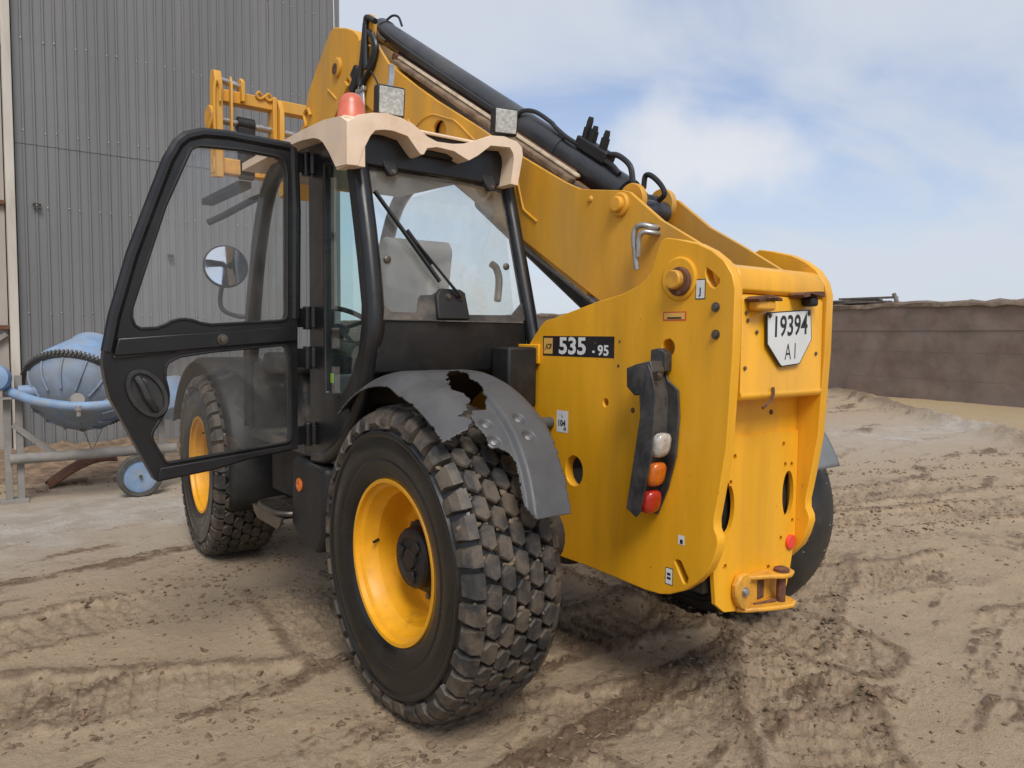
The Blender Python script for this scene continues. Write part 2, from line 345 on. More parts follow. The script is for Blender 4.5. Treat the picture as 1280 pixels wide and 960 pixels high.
def ground_fields(x, y):
    wob = (fbm(x*1.1, y*1.1, 91, 3)-.5)*.25
    h = (fbm(x*.35, y*.35, 1, 3)-.5)*.05 + (fbm(x*2.2, y*2.2, 5, 4)-.5)*.014 + (fbm(x*11, y*11, 12, 4, .6)-.5)*.008
    # crumbled earth thrown up in streaks along the way the wheels run
    xa, ya = x*.985+y*.17, y*.985-x*.17
    streak = fbm(xa*.9+wob, ya*4.2+wob*2, 31, 5, .62); m = sstep(.50, .66, streak)*sstep(.34, .58, fbm(x*.6, y*.6, 44, 3))
    crumb = sstep(.42, .70, fbm(xa*20, ya*30, 51, 3, .6)); h = h + m*(.002 + .011*crumb)
    wet = m*(.55+.45*crumb) + .35*sstep(.45, .70, fbm(x*.55+3, y*.55, 61, 4, .6)) + .22*sstep(.52, .66, fbm(xa*3.2, ya*6.5, 71, 4, .65))
    rutm = np.zeros_like(x)
    for i, (pl, hw, dp) in enumerate(RUTS):
        d, s, sd = polydist(x, y, pl); d = d + wob*.35 + (fbm(x*5, y*5, 77, 2)-.5)*.08
        inn = 1-sstep(hw*.8, hw*1.15, d); rim = np.exp(-((d-hw*1.35)/(hw*.30))**2)
        patch = sstep(.35, .6, fbm(x*.8+i*7, y*.8-i*3, 120+i, 3))
        lug = .5+.5*np.sign(np.sin(2*np.pi*(s/.105 + sd*d*2.2)))
        dp = dp*.55
        h = h - patch*inn*dp*(.35+.65*lug) + patch*rim*dp*.9*(.4+1.1*fbm(x*14, y*14, 140+i, 2))
        wet = np.maximum(wet, patch*(inn*.50+rim*.75)); rutm = np.maximum(rutm, patch*np.maximum(inn, rim))
    h = h + rutm*(.011*sstep(.45, .72, fbm(x*19, y*19, 220, 2)) + .007*sstep(.5, .7, fbm(x*38, y*38, 230, 2)))
    d, s, sd = polydist(x, y, BERM); h = h + .16*np.exp(-(d/.32)**2)*(.5+fbm(x*4, y*4, 160, 3)); wet = np.maximum(wet, .75*np.exp(-(d/.4)**2))
    # worn dusty hardstanding by the shed, sand beside the bunker wall
    pale = np.exp(-(((x+1.5)/3.4)**2+((y-4.3)/1.25)**2))*1.2 + .9*np.exp(-(((x-10.5)/4.0)**2+((y-3.2)/1.5)**2)); pale = np.clip(pale*(.35+1.1*fbm(x*1.4, y*1.4, 180, 4)), 0, 1)
    sand = sstep(-.3, .9, sd*d*(-1)*1.0) if False else np.zeros_like(x)
    wl = 18.05-.1724*(9.06-y)                       # foot of the bunker wall
    bl = np.interp(y, [-.6, 1.5, 2.3, 3.0, 4.38, 6.25, 8, 10], [7.5, 10.1, 11.1, 11.63, 13.16, 15.25, 17, 19])
    sand = sstep(.1, .7, x-bl)*sstep(.0, .5, wl-x)*(.5+.7*fbm(x*1.2, y*1.2, 190, 3))
    sand = np.maximum(sand, sstep(5.6, 7.0, y)*(1-sstep(2, 3.5, x))*.8*(.4+.9*fbm(x*1.6, y*1.6, 195, 4)))
    wet = wet*(1-.8*np.clip(sand, 0, 1))*(1-.75*pale)*.85
    # keep it level where wheels stand
    r = np.sqrt((x-.5)**2+(y-1)**2); fade = np.exp(-np.maximum(0, r-40)/30)
    return h*fade, np.clip(wet, 0, 1), np.clip(pale, 0, 1), np.clip(sand, 0, 1)
def build_ground():
    cx0, cy0 = CAM.x, CAM.y
    az = np.concatenate([np.arange(-8, 84, .09), np.arange(84, 352, 3.0)]); az = np.radians(az)
    r = [0.0, .5]
    while r[-1] < 1500: r.append(r[-1]*(1.0048 if 1.2 < r[-1] < 8 else 1.012 if r[-1] < 24 else 1.06))
    r = np.array(r); Rr, A = np.meshgrid(r, az, indexing='ij')
    x = cx0 + Rr*np.sin(A); y = cy0 + Rr*np.cos(A)
    h, wet, pale, sand = ground_fields(x, y)
    n, k = x.shape
    v = np.stack([x, y, h], -1).reshape(-1, 3)
    i, j = np.meshgrid(np.arange(n-1), np.arange(k), indexing='ij'); j2 = (j+1) % k
    f = np.stack([i*k+j, i*k+j2, (i+1)*k+j2, (i+1)*k+j], -1).reshape(-1, 4)
    me = bpy.data.meshes.new('ground'); me.vertices.add(len(v)); me.vertices.foreach_set('co', v.ravel())
    me.loops.add(f.size); me.loops.foreach_set('vertex_index', f[:, ::-1].ravel().astype(np.int32)); me.polygons.add(len(f))
    me.polygons.foreach_set('loop_start', np.arange(0, f.size, 4, dtype=np.int32)); me.polygons.foreach_set('loop_total', np.full(len(f), 4, dtype=np.int32))
    for nm, a in (('wet', wet), ('pale', pale), ('sand', sand)):
        at = me.attributes.new(nm, 'FLOAT', 'POINT'); at.data.foreach_set('value', a.ravel().astype(np.float32))
    me.update(calc_edges=True); me.validate(); me.shade_smooth()
    o = bpy.data.objects.new('ground', me); COL.objects.link(o)
    m = bpy.data.materials.new('mud'); m.use_nodes = True; t = m.node_tree; t.nodes.clear()
    ou = N(t, 'ShaderNodeOutputMaterial'); b = N(t, 'ShaderNodeBsdfPrincipled'); L(t, b.outputs[0], ou.inputs[0])
    g = N(t, 'ShaderNodeNewGeometry').outputs['Position']
    def no(s, d=8, r_=.65):
        q = N(t, 'ShaderNodeTexNoise'); q.inputs['Scale'].default_value = s; q.inputs['Detail'].default_value = d; q.inputs['Roughness'].default_value = r_; L(t, g, q.inputs[0]); return q.outputs[0]
    at = {q: N(t, 'ShaderNodeAttribute', attribute_name=q).outputs['Fac'] for q in ('wet', 'pale', 'sand')}
    a1, a2, a3, a4 = no(3.2), no(22, 10, .7), no(95, 6, .7), no(7.5, 8, .7)
    a5 = no(230, 3, .7)
    dry = mixc(t, ramp(t, a1, .3, .7), (.315, .212, .124), (.440, .312, .194))
    dry = mixc(t, math_(t, 'MULTIPLY', ramp(t, a4, .52, .66), .40), dry, (.190, .127, .076))
    dry = mixc(t, math_(t, 'MULTIPLY', ramp(t, a2, .53, .66), .45), dry, (.155, .103, .062))
    dry = mixc(t, math_(t, 'MULTIPLY', ramp(t, a3, .52, .60), .50), dry, (.12, .084, .056))
    dry = mixc(t, math_(t, 'MULTIPLY', ramp(t, a3, .46, .36), .45), dry, (.43, .345, .24))
    dry = mixc(t, math_(t, 'MULTIPLY', ramp(t, a5, .52, .62), .45), dry, (.11, .075, .048))
    dry = mixc(t, math_(t, 'MULTIPLY', ramp(t, a5, .44, .34), .35), dry, (.46, .36, .25))
    dry = mixc(t, at['pale'], dry, mixc(t, ramp(t, a1, .35, .65), (.46, .415, .36), (.36, .305, .25)))
    dry = mixc(t, at['sand'], dry, mixc(t, ramp(t, a2, .3, .7), (.42, .31, .175), (.34, .245, .135)))
    wetc = mixc(t, ramp(t, a2, .3, .7), (.110, .070, .042), (.185, .122, .074))
    wk = math_(t, 'MULTIPLY', ramp(t, math_(t, 'ADD', math_(t, 'MULTIPLY', at['wet'], .90), math_(t, 'MULTIPLY', math_(t, 'SUBTRACT', a2, .5), .9)), .22, .72), .92)
    c = mixc(t, wk, dry, wetc)
    L(t, c, b.inputs['Base Color']); L(t, math_(t, 'SUBTRACT', .95, math_(t, 'MULTIPLY', wk, .25)), b.inputs['Roughness']); b.inputs['Specular IOR Level'].default_value = .3
    bn = N(t, 'ShaderNodeBump'); bn.inputs['Strength'].default_value = .9; bn.inputs['Distance'].default_value = .02
    L(t, math_(t, 'ADD', math_(t, 'ADD', math_(t, 'MULTIPLY', a2, .9), math_(t, 'MULTIPLY', a3, .5)), math_(t, 'MULTIPLY', a4, 1.2)), bn.inputs['Height']); L(t, bn.outputs[0], b.inputs['Normal'])
    me.materials.append(m)
    tag(o, 'brown muddy yard with tyre tracks and drier dusty patches', 'ground', kind='structure')
def clods():
    t = (1+5**.5)/2; ico = np.array([(-1, t, 0), (1, t, 0), (-1, -t, 0), (1, -t, 0), (0, -1, t), (0, 1, t), (0, -1, -t), (0, 1, -t), (t, 0, -1), (t, 0, 1), (-t, 0, -1), (-t, 0, 1)])/1.9
    fi = np.array([(0, 11, 5), (0, 5, 1), (0, 1, 7), (0, 7, 10), (0, 10, 11), (1, 5, 9), (5, 11, 4), (11, 10, 2), (10, 7, 6), (7, 1, 8), (3, 9, 4), (3, 4, 2), (3, 2, 6), (3, 6, 8), (3, 8, 9), (4, 9, 5), (2, 4, 11), (6, 2, 10), (8, 6, 7), (9, 8, 1)])
    pts = []
    for pl, hw, dp in RUTS:
        P = np.array(pl); seg = np.hypot(*(P[1:]-P[:-1]).T); T = seg.sum()
        for _ in range(int(T*120)):
            s = rng.random()*T; i = min(int(np.searchsorted(np.cumsum(seg), s)), len(seg)-1); u = rng.random(); q = P[i]+(P[i+1]-P[i])*u
            nrm = np.array([-(P[i+1]-P[i])[1], (P[i+1]-P[i])[0]])/seg[i]; sg = 1 if rng.random() < .5 else -1
            q = q + nrm*sg*abs(rng.normal(hw*1.25, .09)); pts.append((q[0], q[1], abs(rng.normal(0, .006))+.003))
    for _ in range(3500):
        a = rad(rng.uniform(-6, 82)); r = 1.4+9*rng.random()**1.6; pts.append((CAM.x+r*math.sin(a), CAM.y+r*math.cos(a), abs(rng.normal(0, .0045))+.0025))
    n0 = 16000; aa = np.radians(rng.uniform(-6, 82, n0)); rr = 1.4+8*rng.random(n0)**1.5; qx, qy = CAM.x+rr*np.sin(aa), CAM.y+rr*np.cos(aa)
    k = (ground_fields(qx, qy)[1] > .52); pts += [(a_, b_, abs(rng.normal(0, .005))+.0025) for a_, b_ in zip(qx[k], qy[k])]
    P = np.array(pts); w = fbm(P[:, 0]*1.3, P[:, 1]*1.3, 201, 3); P = P[(w > .46) | (rng.random(len(P)) < .25)]
    h = ground_fields(P[:, 0], P[:, 1])[0]; n = len(P)
    s = P[:, 2][:, None, None]*(1+rng.normal(0, .30, (n, 12, 1)))*np.stack([rng.uniform(.7, 1.6, n), rng.uniform(.7, 1.4, n), rng.uniform(.45, .85, n)], -1)[:, None, :]
    a = rng.random(n)*6.28; ca, sa = np.cos(a)[:, None], np.sin(a)[:, None]
    q = ico[None]*s; x = q[..., 0]*ca-q[..., 1]*sa; y = q[..., 0]*sa+q[..., 1]*ca
    v = np.stack([x+P[:, :1], y+P[:, 1:2], q[..., 2]+h[:, None]+P[:, 2:3]*.15], -1).reshape(-1, 3)
    f = (fi[None]+(np.arange(n)*12)[:, None, None]).reshape(-1, 3)
    me = bpy.data.meshes.new('mud_clods'); me.from_pydata(v.tolist(), [], f.tolist()); me.materials.append(MT['clod']); me.shade_flat()
    o = bpy.data.objects.new('mud_clods', me); COL.objects.link(o); tag(o, 'small crumbled mud clods scattered along the tyre tracks', 'mud clods', kind='stuff')
    # short bits of straw trodden into the mud
    b = MB(); n = 700
    aa = np.radians(rng.uniform(-6, 82, n)); r = 1.4+8*rng.random(n)**1.4; X, Y = CAM.x+r*np.sin(aa), CAM.y+r*np.cos(aa); Z = ground_fields(X, Y)[0]+.006
    for x0, y0, z0 in zip(X, Y, Z):
        an = rng.random()*6.28; ln = rng.uniform(.008, .03); wd = .0011
        dx, dy = math.cos(an)*ln, math.sin(an)*ln; nx, ny = -math.sin(an)*wd, math.cos(an)*wd
        b.add([(x0-dx-nx, y0-dy-ny, z0), (x0+dx-nx, y0+dy-ny, z0+.004), (x0+dx+nx, y0+dy+ny, z0+.004), (x0-dx+nx, y0-dy+ny, z0), (x0, y0, z0+.005)], [(0, 1, 4), (1, 2, 4), (2, 3, 4), (3, 0, 4), (0, 3, 2, 1)])
    o = b.build('straw_bits', 'chaff', flat=True, recalc=False); tag(o, 'thin pale straw bits trodden into the mud', 'straw', kind='stuff')
build_ground(); clods()
# ------------------------------------------------------------------ shed
def shed():
    R = tag(empty('shed', (0, 7.9, 0)), 'tall grey shed clad in vertical ribbed metal sheets', 'shed')
    Y0 = 7.9; pitch = .1105; nper = 9; loc = Vector((0, 7.9, 0))
    def sheet_mesh(z0, z1, seed):
        rg = random.Random(seed); b = MB(); prof = []
        for k in range(nper):
            x = k*pitch; prof += [(x, 0), (x+.072, 0), (x+.079, -.021), (x+.097, -.021), (x+.104, 0)]
        prof.append((nper*pitch, 0)); nz = max(3, int((z1-z0)/.28)); vs = []; n = len(prof)
        for i in range(nz+1):
            z = z0+(z1-z0)*i/nz
            for x, y in prof:
                amp = min(1, abs(z-3.74)/.6); vs.append((x, y+amp*(.004*math.sin(x*3.1+z*1.7+seed)+.003*math.sin(z*4.3+x*7+seed*2)), z))
        fs = [(i*n+j, i*n+j+1, (i+1)*n+j+1, (i+1)*n+j) for i in range(nz) for j in range(n-1)]
        b.add(vs, fs); return b
    SEAM = 3.71
    for row, (z0, z1, dy) in enumerate(((.02, SEAM+.06, 0), (SEAM, 9.2, -.006))):
        for c in range(4):
            o = sheet_mesh(z0, z1, row*5+c).build('cladding_sheet', 'sheet_grey', R, recalc=False, flat=True)
            o.location = (-1.76+c*nper*pitch, dy, 0); q = o.modifiers.new('solid', 'SOLIDIFY'); q.thickness = .002
    X1 = -1.76+4*nper*pitch
    MB().box((X1-.02, .02, 0), (X1+.06, .12, 9.25)).build('corner_flashing', 'sheet_grey', R)
    MB().box((-12, .16, 0), (X1-.03, .30, 9.2)).build('inner_wall', 'under', R)
    MB().box((X1-.03, .125, 0), (X1+.02, 14, 9.2)).build('side_wall', 'sheet_grey', R)
    MB().box((-12, -.15, 9.3), (X1+.25, 14.2, 9.42)).build('roof', 'sheet_grey', R)
    MB().box((-1.865, -.09, 0), (-1.775, .06, 9.2)).build('door_post', 'post_cream', R, bevel=.006)
    for k in range(5):
        MB().box((-2.52-k*.66, .02, .03), (-1.875-k*.66, .06, 9.2)).build('door_panel', 'door_beige', R, bevel=.004)
    for z in (1.55, 2.98, 4.75): MB().box((-5, -.045, z), (-1.87, .018, z+.05)).build('door_rail', 'rust', R, bevel=.004)
    MB().beam((-2.5, -.02, 1.05), (-1.9, -.02, 1.5), .05, .05).build('door_brace', 'mixer_frame', R)
    sc = MB()
    for z in (.6, 1.75, 3.0, 3.86, 4.9, 6.1):
        for k in range(36):
            if (k*7+int(z*3)) % 3 == 0: continue
            x = -1.76+k*pitch+.088; zz = z+.012*math.sin(k*2.3); sc.lathe([(0, .008), (.006, .007), (.008, .003)], (x, -.029, zz), (0, -1, 0), n=8)
    tag(sc.build('screw', 'steel', R), kind='stuff')
    for x, z, w in ((-1.56, 3.01, .085), (-.10, 2.52, .075)):
        MB().box((x-w/2, -.034, z-.022), (x+w/2, -.026, z+.022)).build('slit', 'under', R)
        MB().beam((x-w/2, -.05, z-.028), (x+w/2, -.05, z-.03), .03, .004).build('flap', 'sheet_grey', R)
    MB().tube(curve([(X1-.07, -.03, 9.2), (X1-.075, -.035, 7.2), (X1-.05, -.04, 6.0), (X1-.062, -.035, 4.9)], 5), .007, 6).build('cable', 'white', R)
    MB().box((-1.78, -.05, 0), (X1+.02, .0, .10)).build('plinth', 'mixer_frame', R, bevel=.01)
    # dung and earth heaped along the foot of the sheets
    n, m_ = 90, 14; xs = np.linspace(-2.6, 2.4, n); ys = np.linspace(5.9, 7.86, m_); X, Y = np.meshgrid(xs, ys, indexing='ij')
    hgt = (.03+.20*sstep(6.2, 7.7, Y))*(.35+1.0*fbm(X*2.2, Y*2.2, 300, 4, .6))*sstep(0, .4, np.minimum(X+2.6, 2.4-X)) - .03 + .05*(fbm(X*9, Y*9, 305, 3)-.5)*sstep(6.2, 7, Y)
    b = MB(); b.add(np.stack([X, Y, hgt], -1).reshape(-1, 3).tolist(), [(i*m_+j, (i+1)*m_+j, (i+1)*m_+j+1, i*m_+j+1) for i in range(n-1) for j in range(m_-1)])
    tag(b.build('earth_heap', 'clod', recalc=False, ang=180), 'low heap of crumbly earth along the foot of the ribbed shed wall', 'earth', kind='stuff')
shed()
# ------------------------------------------------------------------ concrete mixer
def mixer():
    R = tag(empty('concrete_mixer', (-1.55, 5.4, 0)), 'old blue concrete mixer with ribbed drum and gear ring by the shed', 'mixer')
    R_ = R.location.copy()
    def bld(b, *a, **k):
        b.v = [(x-R_.x, y-R_.y, z-R_.z) for x, y, z in b.v]; return b.build(*a, **k)
    C = Vector((-1.62, 5.16, .80)); A = Vector((.36, .66, .62)).normalized()
    prof = [(0, .05), (.005, .12), (.05, .26), (.12, .355), (.20, .405), (.27, .425)]
    dr = bld(MB().lathe([(0, .02)]+prof+[(.275, .425)], C, A, 56), 'drum', 'mixer_drum', R, ang=40)
    bld(MB().lathe([(.276, .43), (.42, .43), (.45, .425), (.80, .25), (.86, .235), (.86, .215), (.80, .23), (.45, .40), (.28, .40)], C, A, 56, close=True), 'drum_cone', 'mixer_blue', R, ang=30)
    a = A.orthogonal().normalized(); b_ = A.cross(a)
    for k in range(14):
        t = 2*math.pi*k/14; e = a*math.cos(t)+b_*math.sin(t)
        bld(MB().tube([C+A*(h-.008)+e*(r+.004) for h, r in prof[2:]], .011, 6), 'rib', 'mixer_drum', dr)
    g = MB(); n = 84
    for k in range(n):
        t0, t1 = 2*math.pi*(k-.27)/n, 2*math.pi*(k+.27)/n; vs = []
        for h in (.27, .325):
            for r in (.445, .478):
                for t in (t0, t1): vs.append(C+A*h+(a*math.cos(t)+b_*math.sin(t))*r)
        g.add(vs, [(0, 1, 3, 2), (4, 6, 7, 5), (0, 4, 5, 1), (2, 3, 7, 6), (0, 2, 6, 4), (1, 5, 7, 3)])
    g.lathe([(.27, .43), (.27, .452), (.325, .452), (.325, .43)], C, A, 84, close=True)
    bld(g, 'gear_ring', 'gear_ring', R, ang=30)
    # yoke tube round the drum, bearing under its bottom
    yk = curve([(-2.05, 5.32, 1.00), (-1.97, 5.12, .965), (-1.86, 4.97, .925), (-1.62, 4.84, .885), (-1.38, 4.82, .885), (-1.10, 4.92, .91), (-.90, 5.15, .95), (-.86, 5.3, .98)], 6)
    bld(MB().tube(yk, .041, 14), 'yoke', 'mixer_blue', R)
    bld(MB().lathe([(-.06, .03), (-.06, .055), (.10, .06), (.10, .03)], (-1.585, 4.90, .93), (0, .8, -.2), 20), 'bearing', 'mixer_frame', R)
    bld(MB().lathe([(0, .018), (.05, .018), (.05, .028), (.09, .028)], (-1.585, 4.80, .80), (0, 0, 1), 8), 'grease_bolt', 'mixer_frame', R)
    bld(MB().lathe([(-.16, .06), (-.15, .17), (.02, .20), (.16, .16), (.22, .06)], (-.74, 5.25, .90), (.2, -.4, -.75), 28), 'motor_housing', 'mixer_blue', R, ang=40)
    # frame
    for x in (-2.07, -1.98):
        bld(MB().beam((x, 5.36, .0), (x, 5.36, 1.14), .055, .055, (0, 1, 0)), 'post', 'mixer_frame', R, bevel=.004)
    bld(MB().box((-2.14, 5.28, -.01), (-1.93, 5.45, .03)), 'foot', 'mixer_frame', R)
    bld(MB().tube([(-2.06, 5.30, .395), (-1.05, 5.25, .40), (-.7, 5.22, .40)], .048, 14), 'base_tube', 'mixer_frame', R)
    bld(MB().beam((-2.03, 5.34, .70), (-1.72, 5.32, .42), .05, .05), 'brace', 'mixer_frame', R)
    for sx in (-.82,):
        bld(MB().beam((sx, 5.3, .05), (sx, 5.3, 1.0), .055, .055, (0, 1, 0)), 'post', 'mixer_frame', R, bevel=.004)
    bld(MB().beam((-1.06, 5.2, .20), (-.98, 5.2, .42), .05, .04, (0, 1, 0)), 'axle_bracket', 'mixer_frame', R)
    w = bld(MB().lathe([(-.03, .15), (-.03, .185), (-.015, .197), (.03, .197), (.045, .185), (.045, .15)], (-1.075, 4.98, .195), (0, 1, 0), 40, close=True), 'wheel', 'gear_ring', R)
    bld(MB().lathe([(-.012, .02), (-.006, .06), (-.018, .10), (-.012, .151), (.03, .151), (.03, .02)], (-1.075, 4.98, .195), (0, 1, 0), 40), 'wheel_disc', 'mixer_blue', w)
    bld(MB().tube([(-1.075, 4.94, .195), (-1.075, 5.3, .195)], .014, 8), 'axle', 'dark_steel', R)
    # tilting handwheel / motor end at the post
    bld(MB().lathe([(-.08, .03), (-.08, .10), (.02, .12), (.10, .11), (.12, .05)], (-2.14, 5.30, 1.12), (-.3, -1, .1), 24), 'motor', 'mixer_blue', R)
    bld(MB().lathe([(0, .05), (.16, .06), (.2, .085), (.22, .085)], (-1.98, 5.30, 1.0), (1, -.2, 0), 20), 'bearing_housing', 'mixer_blue', R)
    bld(MB().beam((-2.2, 5.26, .945), (-1.86, 5.24, .945), .05, .02), 'arm', 'mixer_frame', R)
    bld(MB().tube([(-1.52, 5.2, .70), (-1.42, 5.28, .42)], .004, 5).tube([(-1.30, 5.3, .70), (-1.42, 5.28, .42)], .004, 5), 'tie_wire', 'dark_steel', R)
mixer()
def trough():
    b = MB(); n = 14; L_ = 7; vs = []
    for i in range(n+1):
        u = i/n
        for j in range(L_+1):
            a = math.pi*(j/L_-.5)*.9; vs.append((-1.72+.62*u, 6.0+.16*math.sin(a)+.1*u, .01+.24*math.sin(u*1.9)*.95 + .07*(1-math.cos(a))*-1+.04))
    b.add(vs, [(i*(L_+1)+j, (i+1)*(L_+1)+j, (i+1)*(L_+1)+j+1, i*(L_+1)+j+1) for i in range(n) for j in range(L_)])
    o = b.build('rusty_sheet', 'rust', solid=.012); tag(o, 'bent rusty metal sheet lying under the concrete mixer frame', 'scrap')
trough()
# ------------------------------------------------------------------ bunker wall across the yard
def bunker():
    R = tag(empty('bunker_wall', (17.6, 6.5, 0)), 'long brown concrete silage bunker wall stained with earth', 'wall', kind='thing')
    d = Vector((.1709, .9853, 0)); nrm = Vector((-.9853, .1709, 0)); O = Vector((18.05, 9.06, 0))-R.location
    s0, s1 = -24.0, 62.0; zs = [-.1, .52, 1.22, 1.78, 2.38]; rg = random.Random(3)
    for k in range(4):
        b = MB(); n = 230; rows = 6; vs = []; off = (.05, .012, .0, .02)[k]
        S = np.linspace(s0, s1, n+1)
        for i in range(n+1):
            top_sag = (.02*S[i]*.25+.10*float(fbm(np.array([S[i]*.35]), np.array([2.0]), 410, 3)[0]) if k == 3 else 0)
            for j in range(rows+1):
                z = zs[k]+.004+(zs[k+1]-zs[k]-.008)*j/rows + top_sag*(j/rows)
                w = off+.05*float(fbm(np.array([S[i]*.9]), np.array([z*1.7]), 400, 4)[0]); vs.append(O+d*S[i]+nrm*w+Vector((0, 0, z)))
            vs.append(O+d*S[i]-nrm*.35+Vector((0, 0, zs[k+1]-.004+top_sag)))
        c = rows+2
        b.add(vs, [(i*c+j, (i+1)*c+j, (i+1)*c+j+1, i*c+j+1) for i in range(n) for j in range(c-1)])
        b.build('concrete_course', 'bunker', R, ang=60)
    n = 260; b = MB(); vs = []
    for i in range(n+1):
        s = s0+(s1-s0)*i/n; q = 2.38+.02*s*.25+.10*float(fbm(np.array([s*.35]), np.array([2.0]), 410, 3)[0])
        for w, z in ((.07, -.05), (.06, .03), (-.02, .09), (-.2, .10), (-.5, .06), (-1.2, -.3)):
            vs.append(O+d*s+nrm*(w+.05*rg.random())+Vector((0, 0, q+z+.07*rg.random()-.02)))
    b.add(vs, [(i*6+j, (i+1)*6+j, (i+1)*6+j+1, i*6+j+1) for i in range(n) for j in range(5)])
    tag(b.build('earth_capping', 'bunker_top', R, ang=50), kind='stuff')
    def on(s, w, z): return Vector((18.05, 9.06, 0))+d*s+nrm*w+Vector((0, 0, z))
    p = tag(empty('board_stack', on(-.6, -.1, 2.52)), 'weathered grey boards lying on top of the brown bunker wall', 'boards'); base = on(-.6, -.1, 2.52)
    for s_, e_, z, w in ((-1.1, 1.2, .03, .05), (-.75, 1.5, .085, -.05), (-1.25, .5, .14, .02)):
        MB().beam(on(-.6+s_, -.1+w, 2.52+z)-base, on(-.6+e_, -.1-w, 2.535+z)-base, .22, .05).build('plank', 'wood_grey', p, bevel=.006)
    q = on(-1.95, -.02, 2.43)
    o = MB().tube([q, q+Vector((.0, .04, .18)), q+Vector((-.02, .10, .33))], [.06, .055, .05], 9).build('stub_post', 'wood_grey'); tag(o, 'short leaning wooden stub sticking up from the bunker wall', 'post')
    o = MB().box((0, -60, 0), (1.0, 60, 4.62)).build('far_wall', 'far_grey', bevel=.05); o.location = (64, 20, 0); o.rotation_euler = (0, 0, -.52); tag(o, 'long low grey wall far beyond the brown bunker wall', 'wall', kind='thing')
bunker()
# ------------------------------------------------------------------ telehandler
T = tag(empty('telehandler'), 'yellow telescopic handler with black cab, open door and raised boom', 'telehandler')
RW, HW = .635, .62            # wheel radius, hub height
def tread_mesh():
    b = MB(); NR = 38; step = 2*math.pi/NR
    def pt(x, r, a): return (x, r*math.cos(a), r*math.sin(a))
    def rtop(x): return RW-.004-.026*max(0, (abs(x)-.10)/.11)**2
    def block(poly, base, sc=.90):
        # poly: (x, angle); a tapering block standing on the carcass
        n = len(poly); cx = sum(p[0] for p in poly)/n; ca = sum(p[1] for p in poly)/n; vs = []
        for x, a in poly: vs.append(pt(x, base, a))
        for x, a in poly: vs.append(pt(x, rtop(x)-.006, a))
        for x, a in poly: X = cx+(x-cx)*sc; vs.append(pt(X, rtop(X)+.001, ca+(a-ca)*sc))
        fs = [tuple(range(2*n, 3*n))]
        for k in range(2):
            for i in range(n): fs.append((k*n+i, k*n+(i+1) % n, (k+1)*n+(i+1) % n, (k+1)*n+i))
        b.add(vs, fs)
    rg = random.Random(5)
    for k in range(NR):
        a0 = k*step
        for c, x0 in enumerate((-.124, -.062, 0, .062, .124)):
            st = (.0, .46, .05, .54, .10)[c]*step
            w, h, e = .0290, step*.385, step*.15
            j = lambda: rg.uniform(-.0015, .0015)
            A = a0+st
            block([(x0-w+j(), A-h+e), (x0-w*.2, A-h-e*.6), (x0+w+j(), A-h+e*.3), (x0+w, A+h-e*.2), (x0+w*.2, A+h+e*.6), (x0-w, A+h-e)], .594, .88)
        for sgn in (-1, 1):
            A = a0 + (step*.42 if sgn < 0 else step*.58) - sgn*step*.14; h = step*(.36 if k % 2 else .42)
            xs = [(.155, RW-.014), (.190, .608), (.211, .578), (.2145, .540 if k % 2 else .560)]
            vs = []
            for x, r in xs:
                for s in (-1, 1): vs.append(pt(sgn*x, r, A+s*h*(1 if x < .2 else .8)))
            for x, r in ((.150, .585), (.170, .575), (.186, .560), (.196, .540)):
                for s in (-1, 1): vs.append(pt(sgn*x, r, A+s*h*1.08))
            fs = []
            for i in range(3): fs += [(2*i, 2*i+1, 2*i+3, 2*i+2), (8+2*i, 8+2*i+2, 8+2*i+3, 8+2*i+1), (2*i, 2*i+2, 10+2*i, 8+2*i), (2*i+1, 9+2*i, 11+2*i, 2*i+3)]
            fs += [(0, 8, 9, 1), (6, 7, 15, 14)]
            b.add(vs, fs)
    return b
